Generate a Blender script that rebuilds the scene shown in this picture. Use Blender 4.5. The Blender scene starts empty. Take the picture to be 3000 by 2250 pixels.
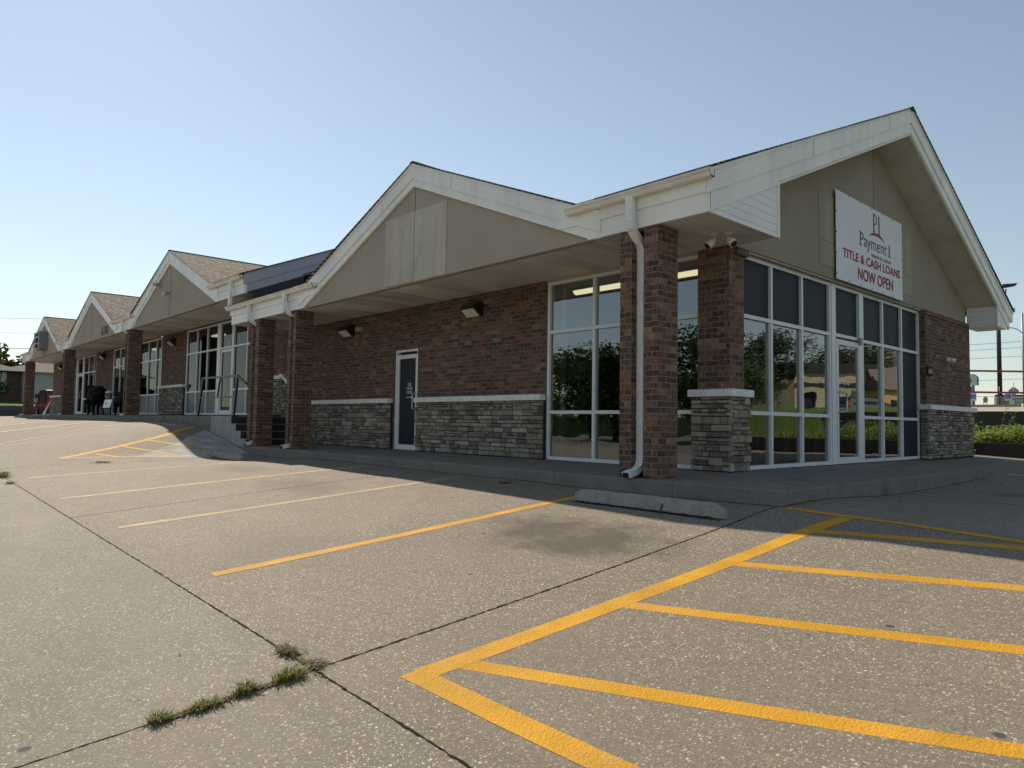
import bpy, math, random
import numpy as np
from mathutils import Vector, Matrix
R = math.radians
rng = random.Random(7)
S = bpy.context.scene
COL = S.collection

# ------------------------------------------------------------------ camera
cd = bpy.data.cameras.new('camera'); cam = bpy.data.objects.new('camera', cd); COL.objects.link(cam)
cd.sensor_fit = 'HORIZONTAL'; cd.sensor_width = 36.0; cd.lens = 24.984; cd.clip_start = .05; cd.clip_end = 3000
cam.matrix_world = Matrix(((0.67462836, 0.03026646, 0.73753679, 5.19),
                           (0.73801292, -0.04743462, -0.67311729, -8.742),
                           (0.0146119, 0.99841569, -0.05433777, 0.62),
                           (0, 0, 0, 1)))
S.camera = cam
# ------------------------------------------------------------------ sky, sun, exposure
SUN = Vector((-1.15, .205, 1.0)).normalized()
el = math.asin(SUN.z); az = math.atan2(SUN.x, SUN.y)
W = bpy.data.worlds.new('World'); S.world = W; W.use_nodes = True
wn = W.node_tree; wn.nodes.clear()
sky = wn.nodes.new('ShaderNodeTexSky'); sky.sky_type = 'NISHITA'; sky.sun_disc = False
sky.sun_elevation = el; sky.sun_rotation = az
sky.air_density = 1.25; sky.dust_density = 0.14; sky.ozone_density = 1.9; sky.altitude = 0
bg = wn.nodes.new('ShaderNodeBackground'); bg.inputs[1].default_value = .080
wo = wn.nodes.new('ShaderNodeOutputWorld')
hs_ = wn.nodes.new('ShaderNodeHueSaturation'); hs_.inputs['Saturation'].default_value = .68
tn = wn.nodes.new('ShaderNodeMix'); tn.data_type = 'RGBA'; tn.blend_type = 'MULTIPLY'; tn.inputs[0].default_value = 1; tn.inputs[7].default_value = (.955, .99, 1.0, 1)
wn.links.new(sky.outputs[0], hs_.inputs['Color']); wn.links.new(hs_.outputs[0], tn.inputs[6]); wn.links.new(tn.outputs[2], bg.inputs[0]); wn.links.new(bg.outputs[0], wo.inputs[0])
ld = bpy.data.lights.new('sun', 'SUN'); ld.energy = 4.0; ld.angle = R(.6); ld.color = (1, .885, .72)
lo = bpy.data.objects.new('sun', ld); COL.objects.link(lo)
lo.rotation_euler = SUN.to_track_quat('Z', 'Y').to_euler()
S.view_settings.view_transform = 'Standard'; S.view_settings.look = 'None'
S.view_settings.gamma = 1; S.view_settings.exposure = .5
S.render.engine = 'CYCLES'
try:
    S.cycles.max_bounces = 8; S.cycles.transparent_max_bounces = 16
except Exception: pass

# ------------------------------------------------------------------ helpers
def wloc(o):
    v = Vector((0, 0, 0))
    while o is not None:
        v += o.location; o = o.parent
    return v
def tag(o, label=None, cat=None, group=None, kind=None):
    if label: o['label'] = label
    if cat: o['category'] = cat
    if group: o['group'] = group
    if kind: o['kind'] = kind
    return o
def empty(name, loc, label=None, cat=None, group=None, rz=0):
    o = bpy.data.objects.new(name, None); COL.objects.link(o)
    o.location = loc; o.rotation_euler = (0, 0, rz); o.empty_display_size = .2
    return tag(o, label, cat, group)
class MB:
    """collects polygons; world coordinates unless local=True at build"""
    def __init__(s): s.v = []; s.f = []; s.sm = []
    def poly(s, pts, smooth=False):
        i = len(s.v); s.v += [tuple(p) for p in pts]; s.f.append(tuple(range(i, i+len(pts)))); s.sm.append(smooth)
    def box(s, x0, x1, y0, y1, z0, z1):
        i = len(s.v)
        s.v += [(x0,y0,z0),(x1,y0,z0),(x1,y1,z0),(x0,y1,z0),(x0,y0,z1),(x1,y0,z1),(x1,y1,z1),(x0,y1,z1)]
        for f in ((0,3,2,1),(4,5,6,7),(0,1,5,4),(1,2,6,5),(2,3,7,6),(3,0,4,7)):
            s.f.append(tuple(i+k for k in f)); s.sm.append(False)
    def rbox(s, x0, x1, y0, y1, z0, z1, b=.01):
        """box with chamfered vertical and top edges"""
        P = lambda z, q: [(x0+q,y0,z),(x1-q,y0,z),(x1,y0+q,z),(x1,y1-q,z),(x1-q,y1,z),(x0+q,y1,z),(x0,y1-q,z),(x0,y0+q,z)]
        def inset(z): return [(x0+2*b,y0+b,z),(x1-2*b,y0+b,z),(x1-b,y0+2*b,z),(x1-b,y1-2*b,z),(x1-2*b,y1-b,z),(x0+2*b,y1-b,z),(x0+b,y1-2*b,z),(x0+b,y0+2*b,z)]
        s.loft([P(z0,b), P(z1-b,b), inset(z1)], cap=True)
    def loft(s, rings, cap=True, smooth=False, closed=True):
        i = len(s.v); n = len(rings[0])
        for r in rings: s.v += [tuple(p) for p in r]
        for a in range(len(rings)-1):
            for k in range(n if closed else n-1):
                k2 = (k+1) % n
                s.f.append((i+a*n+k, i+a*n+k2, i+(a+1)*n+k2, i+(a+1)*n+k)); s.sm.append(smooth)
        if cap and closed:
            s.f.append(tuple(i+k for k in reversed(range(n)))); s.sm.append(False)
            s.f.append(tuple(i+(len(rings)-1)*n+k for k in range(n))); s.sm.append(False)
    def prism(s, pts, vec):
        """extrude a planar polygon (list of 3D pts) by vec"""
        n = len(pts); i = len(s.v); vec = Vector(vec)
        s.v += [tuple(p) for p in pts] + [tuple(Vector(p)+vec) for p in pts]
        s.f.append(tuple(i+k for k in range(n))); s.sm.append(False)
        s.f.append(tuple(i+n+k for k in reversed(range(n)))); s.sm.append(False)
        for k in range(n):
            k2 = (k+1) % n
            s.f.append((i+k, i+n+k, i+n+k2, i+k2)); s.sm.append(False)
    def tube(s, pts, r, n=8, cap=True, smooth=True):
        pts = [Vector(p) for p in pts]; rs = r if isinstance(r, (list, tuple)) else [r]*len(pts)
        rings = []; prev = None
        for k, p in enumerate(pts):
            d = (pts[min(k+1, len(pts)-1)] - pts[max(k-1, 0)]).normalized()
            if prev is None:
                a = d.orthogonal().normalized()
            else:
                a = (prev - d*prev.dot(d)).normalized()
            prev = a; b = d.cross(a)
            rings.append([p + (a*math.cos(t)+b*math.sin(t))*rs[k] for t in [2*math.pi*j/n for j in range(n)]])
        s.loft(rings, cap=cap, smooth=smooth)
    def rtube(s, pts, w, d, side=(1,0,0)):
        """rectangular tube; side = width direction"""
        pts = [Vector(p) for p in pts]; a = Vector(side); rings = []
        for k, p in enumerate(pts):
            t = (pts[min(k+1, len(pts)-1)] - pts[max(k-1, 0)]).normalized()
            b = t.cross(a).normalized()
            rings.append([p+a*w/2+b*d/2, p-a*w/2+b*d/2, p-a*w/2-b*d/2, p+a*w/2-b*d/2])
        s.loft(rings)
    def build(s, name, mat, parent=None, fix=True, local=False, uv=None):
        me = bpy.data.meshes.new(name)
        off = Vector((0,0,0)) if (parent is None or local) else wloc(parent)
        me.from_pydata([(a-off.x, b-off.y, c-off.z) for a, b, c in s.v], [], s.f)
        if any(s.sm): me.polygons.foreach_set('use_smooth', s.sm)
        if fix:
            import bmesh
            bm = bmesh.new(); bm.from_mesh(me); bmesh.ops.recalc_face_normals(bm, faces=bm.faces); bm.to_mesh(me); bm.free()
        me.update()
        if mat is not None: me.materials.append(mat)
        o = bpy.data.objects.new(name, me); COL.objects.link(o)
        if parent is not None: o.parent = parent
        return o
def dup(root, loc=None, rz=None, label=None, group=None, parent=None, scale=None):
    c = root.copy(); COL.objects.link(c)
    if parent is not None: c.parent = parent
    if loc is not None: c.location = loc
    if rz is not None: c.rotation_euler = (0, 0, rz)
    if scale is not None: c.scale = scale
    if label: c['label'] = label
    if group: c['group'] = group
    for ch in list(root.children): dup(ch, parent=c)
    return c
def smooth(a, b, x):
    t = np.clip((np.asarray(x, float)-a)/(b-a), 0, 1); return t*t*(3-2*t)

# ------------------------------------------------------------------ node shorthand
class NT:
    def __init__(s, name):
        s.m = bpy.data.materials.new(name); s.m.use_nodes = True; s.t = s.m.node_tree; s.t.nodes.clear()
        s.out = s.t.nodes.new('ShaderNodeOutputMaterial')
        g = s.t.nodes.new('ShaderNodeNewGeometry'); s.P = g.outputs['Position']; s.N = g.outputs['True Normal']; s.island = g.outputs['Random Per Island']
    def set(s, sock, v):
        if isinstance(v, bpy.types.NodeSocket): s.t.links.new(v, sock)
        elif isinstance(v, (tuple, list)):
            sock.default_value = tuple(v)+(1,) if len(v) == 3 and len(sock.default_value) == 4 else tuple(v)
        else:
            try: sock.default_value = v
            except TypeError: sock.default_value = (v, v, v)
    def math(s, op, a, b=0, c=None, clamp=False):
        n = s.t.nodes.new('ShaderNodeMath'); n.operation = op; n.use_clamp = clamp
        s.set(n.inputs[0], a); s.set(n.inputs[1], b)
        if c is not None: s.set(n.inputs[2], c)
        return n.outputs[0]
    def vmath(s, op, a, b=(0,0,0)):
        n = s.t.nodes.new('ShaderNodeVectorMath'); n.operation = op
        s.set(n.inputs[0], a); s.set(n.inputs[1], b); return n.outputs[0]
    def sep(s, v):
        n = s.t.nodes.new('ShaderNodeSeparateXYZ'); s.set(n.inputs[0], v); return n.outputs
    def comb(s, x, y, z):
        n = s.t.nodes.new('ShaderNodeCombineXYZ')
        for k, a in enumerate((x, y, z)): s.set(n.inputs[k], a)
        return n.outputs[0]
    def noise(s, v, scale, detail=3, rough=.55, dist=0):
        n = s.t.nodes.new('ShaderNodeTexNoise'); s.set(n.inputs['Vector'], v); n.inputs['Scale'].default_value = scale
        n.inputs['Detail'].default_value = detail; n.inputs['Roughness'].default_value = rough; n.inputs['Distortion'].default_value = dist
        return n.outputs['Fac']
    def voro(s, v, scale, feature='F1', out='Color', rnd=1):
        n = s.t.nodes.new('ShaderNodeTexVoronoi'); n.feature = feature; s.set(n.inputs['Vector'], v)
        n.inputs['Scale'].default_value = scale; n.inputs['Randomness'].default_value = rnd; return n.outputs[out]
    def white(s, v):
        n = s.t.nodes.new('ShaderNodeTexWhiteNoise'); n.noise_dimensions = '3D'; s.set(n.inputs['Vector'], v); return n.outputs['Value']
    def ramp(s, f, stops, const=False):
        n = s.t.nodes.new('ShaderNodeValToRGB'); r = n.color_ramp
        r.interpolation = 'CONSTANT' if const else 'LINEAR'
        while len(r.elements) > 1: r.elements.remove(r.elements[-1])
        for k, (p, c) in enumerate(stops):
            e = r.elements[0] if k == 0 else r.elements.new(p)
            e.position = p; e.color = (c if isinstance(c, (tuple, list)) else (c, c, c))+(1,) if not isinstance(c, (int, float)) else (c, c, c, 1)
        s.set(n.inputs[0], f); return n.outputs[0]
    def mix(s, f, a, b, mode='MIX'):
        n = s.t.nodes.new('ShaderNodeMix'); n.data_type = 'RGBA'; n.blend_type = mode; n.clamp_factor = True
        s.set(n.inputs[0], f)
        for sock, v in ((n.inputs[6], a), (n.inputs[7], b)):
            if isinstance(v, (int, float)): v = (v, v, v)
            s.set(sock, v)
        return n.outputs[2]
    def maprange(s, v, a, b, c=0, d=1):
        n = s.t.nodes.new('ShaderNodeMapRange'); s.set(n.inputs[0], v)
        for k, q in enumerate((a, b, c, d)): n.inputs[k+1].default_value = q
        return n.outputs[0]
    def bump(s, h, strength=.3, dist=.01):
        n = s.t.nodes.new('ShaderNodeBump'); n.inputs['Strength'].default_value = strength; n.inputs['Distance'].default_value = dist
        s.set(n.inputs['Height'], h); return n.outputs[0]
    def bsdf(s, col, rough=.8, spec=.3, metal=0, normal=None, **k):
        n = s.t.nodes.new('ShaderNodeBsdfPrincipled'); s.set(n.inputs['Base Color'], col); s.set(n.inputs['Roughness'], rough)
        n.inputs['Specular IOR Level'].default_value = spec; n.inputs['Metallic'].default_value = metal
        if normal is not None: s.t.links.new(normal, n.inputs['Normal'])
        for a, b in k.items(): s.set(n.inputs[a.replace('_', ' ')], b)
        return n.outputs[0]
    def done(s, sh):
        s.t.links.new(sh, s.out.inputs[0]); return s.m
def plain(name, col, rough=.6, spec=.3, metal=0, vary=.12, scale=6, bump=0, streak=False):
    n = NT(name)
    v = n.P if not streak else n.vmath('MULTIPLY', n.P, (1, 1, .15))
    f = n.noise(v, scale, 5, .6)
    c = n.mix(n.maprange(f, .35, .7), tuple(a*(1-vary) for a in col), tuple(min(1, a*(1+vary)) for a in col))
    nm = n.bump(n.noise(n.P, scale*8, 3), bump, .01) if bump else None
    return n.done(n.bsdf(c, rough, spec, metal, nm))
def walluv(n):
    x, y, z = n.sep(n.P); nx = n.math('ABSOLUTE', n.sep(n.N)[0])
    k = n.math('GREATER_THAN', nx, .6)
    u = n.math('ADD', n.math('MULTIPLY', y, k), n.math('MULTIPLY', x, n.math('SUBTRACT', 1, k)))
    return u, z, k
def cells(n, u, v, w, h, mw, mh, k=0):
    """running-bond cells: returns random value, mortar mask (1 in the joint), cell coords"""
    vv = n.math('DIVIDE', v, h); row = n.math('FLOOR', vv)
    uu = n.math('ADD', n.math('DIVIDE', u, w), n.math('MULTIPLY', n.math('MODULO', n.math('ABSOLUTE', row), 2), .5))
    col = n.math('FLOOR', uu)
    fu = n.math('FRACT', uu); fv = n.math('FRACT', vv)
    du = n.math('MINIMUM', fu, n.math('SUBTRACT', 1, fu)); dv = n.math('MINIMUM', fv, n.math('SUBTRACT', 1, fv))
    mu = n.maprange(du, mw/w*.35, mw/w*.65, 1, 0); mv = n.maprange(dv, mh/h*.35, mh/h*.65, 1, 0)
    return n.white(n.comb(col, row, k)), n.math('MAXIMUM', mu, mv), n.comb(col, row, k)

# ------------------------------------------------------------------ materials
def m_brick(name='brick', stops=None, mortar=(.225,.20,.165)):
    n = NT(name); u, v, k = walluv(n)
    wob = n.math('MULTIPLY', n.math('SUBTRACT', n.noise(n.P, 9, 2), .5), .006)
    rnd, mort, cell = cells(n, n.math('ADD', u, wob), n.math('ADD', v, wob), .215, .0762, .011, .011, k)
    stops = stops or [(0,(.032,.027,.028)),(.14,(.155,.066,.044)),(.27,(.20,.095,.056)),(.38,(.095,.038,.031)),(.48,(.25,.125,.068)),(.58,(.16,.066,.048)),(.67,(.052,.038,.036)),(.74,(.31,.20,.12)),(.80,(.10,.045,.038)),(.88,(.235,.105,.072)),(.95,(.080,.074,.076))]
    c = n.ramp(rnd, stops, True)
    st = n.noise(n.vmath('ADD', n.vmath('MULTIPLY', n.P, (38, 38, 9)), n.vmath('SCALE' if False else 'MULTIPLY', cell, (7.3, 3.1, 0))), 1, 3, .6)
    c = n.mix(n.maprange(st, .35, .72), n.mix(.5, c, (.03,.02,.02)), n.mix(.26, c, (.50,.33,.22)))
    lt = n.math('MULTIPLY', n.maprange(n.noise(n.vmath('ADD', n.vmath('MULTIPLY', n.P, (26, 26, 30)), cell), 1, 2), .64, .72), n.math('GREATER_THAN', n.white(n.vmath('ADD', cell, (4.5, 9.1, 2))), .62))
    c = n.mix(n.math('MULTIPLY', lt, .7), c, (.55,.44,.37))
    c = n.mix(n.maprange(n.noise(n.P, .7, 3), .3, .7), c, n.mix(.15, c, (.10,.07,.055)))
    c = n.mix(mort, c, mortar)
    h = n.math('SUBTRACT', n.math('MULTIPLY', st, .25), mort)
    return n.done(n.bsdf(c, .85, .2, 0, n.bump(h, .8, .008)))
def m_stone():
    n = NT('ledgestone'); r = n.island
    c = n.ramp(r, [(0,(.30,.250,.190)),(.15,(.42,.370,.300)),(.30,(.15,.120,.100)),(.44,(.38,.280,.190)),(.56,(.54,.490,.41)),(.68,(.20,.150,.125)),(.78,(.33,.300,.20)),(.88,(.27,.185,.145)),(.95,(.10,.085,.08))], True)
    f = n.noise(n.P, 14, 6, .65)
    c = n.mix(n.maprange(f, .3, .72), n.mix(.5, c, (.04,.04,.04)), n.mix(.3, c, (.45,.43,.38)))
    return n.done(n.bsdf(c, .9, .15, 0, n.bump(n.noise(n.P, 30, 6, .7), .7, .015)))
def m_lot(name='lot_concrete', aged=True):
    n = NT(name); x, y, z = n.sep(n.P)
    big = n.noise(n.P, .28, 4, .6); mid = n.noise(n.P, 1.7, 5, .65); fine = n.noise(n.P, 26, 4, .7)
    c = n.mix(n.maprange(big, .32, .68), (.195,.160,.114), (.285,.234,.168))
    c = n.mix(n.maprange(mid, .38, .70), c, (.195,.160,.115))
    c = n.mix(n.maprange(n.noise(n.P, 5, 4, .6), .35, .65, 0, .35), c, (.16,.135,.105))
    c = n.mix(n.maprange(fine, .25, .75), n.mix(.5, c, (.09,.075,.06)), n.mix(.10, c, (.6,.55,.46)))
    near = n.math('LESS_THAN', y, -6.86); rt = n.math('GREATER_THAN', x, 1.56)
    c = n.mix(n.math('MULTIPLY', near, .30), c, (.23,.21,.185)); c = n.mix(n.math('MULTIPLY', rt, .22), c, (.20,.165,.12))
    c = n.mix(n.math('MULTIPLY', n.maprange(n.noise(n.vmath('MULTIPLY', n.P, (.5, 1.3, 1)), .9, 5, .65), .50, .66), .40), c, (.15,.125,.095))
    # exposed stones: two sizes
    q = n.vmath('ADD', n.P, n.vmath('MULTIPLY', n.comb(fine, mid, 0), (.010, .010, 0)))
    for sc, thr, ds in ((48, .70, .40), (84, .56, .40)):
        qq = n.vmath('MULTIPLY', q, (1, 1, .25))
        col = n.voro(qq, sc, out='Color'); d = n.voro(qq, sc, out='Distance')
        a, b, e = n.sep(col)
        m = n.math('MULTIPLY', n.math('GREATER_THAN', a, thr), n.maprange(d, ds, ds-.10))
        wear = n.maprange(n.noise(n.P, .8, 3), .32, .58, .5, 1)
        c = n.mix(n.math('MULTIPLY', m, wear), c, n.ramp(b, [(0,(.46,.42,.36)),(.30,(.36,.29,.21)),(.55,(.58,.54,.47)),(.68,(.12,.105,.09)),(.84,(.46,.36,.26))], True))
    pits = n.math('MULTIPLY', n.math('LESS_THAN', n.sep(n.voro(q, 80, out='Color'))[2], .17), n.maprange(n.voro(q, 80, out='Distance'), .35, .2))
    c = n.mix(n.math('MULTIPLY', pits, .75), c, (.07,.062,.055))
    # oil and tyre stains where cars stop
    def blob(cx, cy, rx, ry, pw):
        dx = n.math('DIVIDE', n.math('SUBTRACT', x, cx), rx); dy = n.math('DIVIDE', n.math('SUBTRACT', y, cy), ry)
        r = n.math('ADD', n.math('MULTIPLY', dx, dx), n.math('MULTIPLY', dy, dy))
        r = n.math('ADD', r, n.math('MULTIPLY', n.math('ADD', n.math('SUBTRACT', mid, .5), n.math('MULTIPLY', n.math('SUBTRACT', n.noise(n.P, 3.1, 5, .7), .5), 1.4)), 2.6))
        return n.maprange(r, .0, 1.35, pw, 0)
    st = n.math('MAXIMUM', n.math('MAXIMUM', blob(0.52, -3.747, 1.15, .62, .85), blob(3.264, 3.032, 1.2, .45, .7)), n.math('MAXIMUM', blob(3.802, 0.88, .9, .5, .5), blob(-4.806, -3.855, 1.0, .5, .45)))
    st = n.math('MAXIMUM', st, blob(-7.819, -3.532, .9, .5, .4))
    c = n.mix(st, c, (.075,.060,.048))
    # gum spots
    g = n.voro(n.P, 1.25, out='Distance'); gm = n.maprange(g, .042, .028)
    c = n.mix(n.math('MULTIPLY', gm, .85), c, (.045,.045,.05))
    h = n.math('ADD', n.math('MULTIPLY', fine, .5), n.math('MULTIPLY', n.voro(q, 75, out='Distance'), -.6))
    return n.done(n.bsdf(c, .82, .25, 0, n.bump(h, .6, .005)))
def m_paint(name, col, worn=.3, seed=0):
    n = NT(name)
    f = n.noise(n.vmath('ADD', n.P, (seed, 0, 0)), 42, 5, .75); g = n.noise(n.vmath('ADD', n.P, (seed, 3, 0)), 1.4, 3)
    k = n.math('ADD', f, n.math('MULTIPLY', n.math('SUBTRACT', g, .5), .55))
    mask = n.maprange(k, .84-worn*.62, .70-worn*.62)
    c = n.mix(n.maprange(n.noise(n.P, 2.3, 5, .65), .32, .68), tuple(a*.74 for a in col), tuple(a*1.08 for a in col))
    base = n.mix(n.maprange(n.noise(n.P, 26, 4, .7), .3, .7), (.20,.175,.14), (.38,.335,.275))
    vo = n.voro(n.P, 70, out='Distance')
    c = n.mix(mask, base, c)
    return n.done(n.bsdf(c, .75, .25, 0, n.bump(n.math('ADD', f, n.math('MULTIPLY', vo, -.7)), .6, .008)))
def m_conc(name, a, b, dark=(.08,.08,.078), scale=3, speck=True):
    n = NT(name)
    f = n.noise(n.P, scale, 6, .65); g = n.noise(n.P, 40, 4, .7)
    c = n.mix(n.maprange(f, .3, .7), a, b)
    c = n.mix(n.maprange(g, .3, .75), n.mix(.35, c, dark), c)
    if speck:
        d = n.voro(n.P, 85, out='Distance'); k = n.math('MULTIPLY', n.math('GREATER_THAN', n.sep(n.voro(n.P, 85))[0], .86), n.maprange(d, .3, .2))
        c = n.mix(k, c, (.5,.48,.44))
    s = n.noise(n.vmath('MULTIPLY', n.P, (1.2, 1.2, .6)), 1.1, 4, .6)
    c = n.mix(n.maprange(s, .55, .75, 0, .6), c, dark)
    return n.done(n.bsdf(c, .88, .2, 0, n.bump(g, .6, .008)))
def m_siding(name, col, period, axis, dirt=.15, depth=.5):
    """boards whose joints step along one axis"""
    n = NT(name); c3 = n.sep(n.P)[axis]
    fr = n.math('FRACT', n.math('DIVIDE', c3, period))
    groove = n.maprange(fr, .0, .07, 1, 0)
    f = n.noise(n.P, 1.3, 4, .6)
    c = n.mix(n.maprange(f, .4, .75, 0, dirt*2), col, tuple(a*.62 for a in col))
    c = n.mix(n.math('MULTIPLY', groove, .7), c, tuple(a*.25 for a in col))
    return n.done(n.bsdf(c, .5, .3, 0, n.bump(n.math('SUBTRACT', 1, groove), depth, .01)))
def m_soffit():
    n = NT('vinyl_soffit'); x, y, z = n.sep(n.P)
    fr = n.math('FRACT', n.math('DIVIDE', x, .102)); g = n.maprange(fr, 0, .09, 1, 0)
    big = n.math('FRACT', n.math('DIVIDE', x, .305)); b2 = n.maprange(big, 0, .035, 1, 0)
    rnd = n.white(n.comb(n.math('FLOOR', n.math('DIVIDE', x, .915)), 0, 0))
    c = n.mix(rnd, (.78,.745,.67), (.90,.87,.80))
    c = n.mix(n.maprange(n.noise(n.P, .9, 4), .35, .7), c, n.mix(.4, c, (.26,.24,.20)))
    c = n.mix(n.math('MULTIPLY', g, .55), c, (.14,.13,.11)); c = n.mix(n.math('MULTIPLY', b2, .75), c, (.08,.07,.06)); c = n.mix(n.maprange(n.noise(n.vmath('MULTIPLY', n.P, (1.6, .35, 1)), 1, 3), .52, .66, 0, .45), c, (.24,.21,.17))
    return n.done(n.bsdf(c, .5, .3, 0, n.bump(n.math('SUBTRACT', 1, g), .4, .008)))
def m_shingle():
    n = NT('shingles'); x, y, z = n.sep(n.P); N = n.sep(n.N)
    k = n.math('GREATER_THAN', n.math('ABSOLUTE', N[0]), .2)
    u = n.math('ADD', n.math('MULTIPLY', y, k), n.math('MULTIPLY', x, n.math('SUBTRACT', 1, k)))
    rnd, mort, cell = cells(n, n.math('ADD', u, n.math('MULTIPLY', n.white(n.comb(n.math('FLOOR', n.math('DIVIDE', z, .056)), 3, 0)), .7)), z, .22, .056, .02, .022)
    c = n.ramp(rnd, [(0,(.28,.225,.175)),(.25,(.38,.31,.24)),(.5,(.21,.165,.13)),(.7,(.44,.37,.29)),(.85,(.32,.25,.20))], True)
    c = n.mix(n.maprange(n.noise(n.P, 60, 3), .3, .7), n.mix(.35, c, (.05,.045,.04)), n.mix(.15, c, (.5,.45,.4)))
    c = n.mix(mort, c, (.045,.040,.036))
    return n.done(n.bsdf(c, .92, .15, 0, n.bump(n.math('SUBTRACT', 1, mort), .8, .012)))
def m_stucco(name, a, b, stain=.0):
    n = NT(name)
    f = n.noise(n.P, 1.0, 5, .6); g = n.noise(n.P, 90, 3, .7)
    c = n.mix(n.maprange(f, .3, .72), a, b)
    dr = n.noise(n.vmath('MULTIPLY', n.P, (5, 5, .5)), 1, 4, .6)
    c = n.mix(n.maprange(dr, .52, .78, 0, .16+stain), c, tuple(q*.62 for q in a))
    if stain:
        c = n.mix(n.maprange(n.noise(n.vmath('MULTIPLY', n.P, (1, 1, .35)), 5, 6, .7), .54, .74, 0, .35), c, (.22,.20,.17))
        c = n.mix(n.maprange(n.noise(n.P, 22, 4, .7), .60, .74, 0, .25), c, (.52,.48,.42))
    return n.done(n.bsdf(c, .93, .12, 0, n.bump(g, .35, .006)))
def m_glass(name, tint=(.16,.19,.19), refl=.26, wav=.0, fm=.8):
    n = NT(name)
    tr = n.t.nodes.new('ShaderNodeBsdfTransparent'); tr.inputs[0].default_value = tint+(1,)
    gl = n.t.nodes.new('ShaderNodeBsdfGlossy'); gl.inputs['Roughness'].default_value = .0
    gl.inputs['Color'].default_value = (.93, .97, 1, 1)
    if wav:
        n.t.links.new(n.bump(n.noise(n.P, 1.6, 2, .5), wav, .012), gl.inputs['Normal'])
    fr = n.t.nodes.new('ShaderNodeFresnel'); fr.inputs[0].default_value = 1.5
    fac = n.math('ADD', n.math('MULTIPLY', fr.outputs[0], fm), refl, clamp=True)
    mx = n.t.nodes.new('ShaderNodeMixShader'); n.t.links.new(fac, mx.inputs[0]); n.t.links.new(tr.outputs[0], mx.inputs[1]); n.t.links.new(gl.outputs[0], mx.inputs[2])
    return n.done(mx.outputs[0])
def m_leaf(name, a, b, c3=None):
    n = NT(name); r = n.island
    c = n.ramp(r, [(0, a), (.55, b), (1, c3 or b)])
    t = n.t.nodes.new('ShaderNodeBsdfTranslucent'); n.set(t.inputs[0], c)
    d = n.bsdf(c, .6, .3); mx = n.t.nodes.new('ShaderNodeMixShader'); mx.inputs[0].default_value = .38
    n.t.links.new(d, mx.inputs[1]); n.t.links.new(t.outputs[0], mx.inputs[2]); return n.done(mx.outputs[0])
def m_emit(name, col, st):
    n = NT(name); e = n.t.nodes.new('ShaderNodeEmission'); e.inputs[0].default_value = col+(1,); e.inputs[1].default_value = st
    return n.done(e.outputs[0])
def m_grass():
    n = NT('lawn'); f = n.noise(n.P, .5, 5, .6); g = n.noise(n.P, 18, 4, .7)
    c = n.mix(n.maprange(f, .3, .7), (.085,.15,.02), (.15,.23,.04)); c = n.mix(n.maprange(g, .3, .75), n.mix(.5, c, (.02,.035,.01)), n.mix(.2, c, (.28,.28,.10)))
    return n.done(n.bsdf(c, .9, .15, 0, n.bump(g, .8, .05)))
BRICK = m_brick(); STONE = m_stone(); LOT = m_lot()
YEL = m_paint('yellow_paint', (.62,.315,.018), .13); YEL2 = m_paint('worn_yellow_paint', (.60,.39,.11), .46, 5); PALE = m_paint('pale_yellow_paint', (.86,.72,.46), .08, 9)
CURB = m_conc('walk_concrete', (.185,.170,.142), (.27,.248,.208)); CHEEK = m_conc('cheek_concrete', (.33,.325,.305), (.46,.45,.425), (.11,.11,.105), 6)
STOPM = m_conc('wheel_stop_concrete', (.29,.27,.235), (.41,.385,.33), (.08,.075,.065), 5)
STEPD = plain('dark_step_paint', (.045,.047,.05), .7, .3, 0, .25, 8, .2)
WHITE = plain('white_trim', (.86,.845,.80), .45, .35, 0, .09, 2.2, streak=True)
GUT = plain('gutter_metal', (.80,.77,.70), .4, .4, 0, .14, 3)
DSP = plain('downspout_metal', (.84,.835,.82), .4, .4, 0, .08, 6)
SOFF = m_soffit(); SIDE = m_siding('white_siding', (.84,.84,.84), .102, 2); SLOPES = m_siding('rake_soffit', (.74,.69,.58), .102, 1, .3)
STUC = m_stucco('stucco', (.395,.338,.268), (.445,.388,.315)); PATCH = m_stucco('bare_sheathing', (.47,.43,.36), (.58,.53,.45), .25)
PATCHB = m_stucco('bare_sheathing_end', (.32,.285,.215), (.40,.36,.275), .1)
CREAM = plain('cream_trim', (.44,.40,.31), .7, .2, 0, .18, 8)
SHING = m_shingle(); ALU = plain('white_aluminium', (.74,.755,.76), .35, .45, 0, .05, 3)
LEDGE = plain('limestone_cap', (.80,.785,.755), .7, .25, 0, .12, 9, .3)
GLASS = m_glass('tinted_glass', (.30,.33,.33), .14, .14, 1.5); GLASSU = m_glass('grey_glass', (.16,.19,.19), .03, .03, .42)
PANEL = plain('dark_glass_panel', (.022,.024,.033), .5, .18, 0, .1, 3)
BLACK = plain('black_metal', (.018,.018,.02), .4, .4, 0, .1, 5); RUB = plain('dark_rubber', (.02,.02,.02), .8, .2)
DKSID = m_siding('dark_gable_siding', (.045,.047,.055), .12, 2); GREYTRIM = plain('blue_grey_trim', (.40,.42,.50), .5, .3, 0, .08, 3)
FROST = plain('frosted_film', (.115,.145,.165), .35, .4, 0, .1, 2)
MORT = plain('stone_backing', (.035,.033,.03), .95, .1)
CRACK_SHADOW = plain('joint_filler_and_shadow', (.018,.016,.014), .95, .1); CRACKL = plain('joint_edge', (.12,.105,.085), .95, .1)  # the darker one also paints contact shadow along the wheel stops
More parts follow.
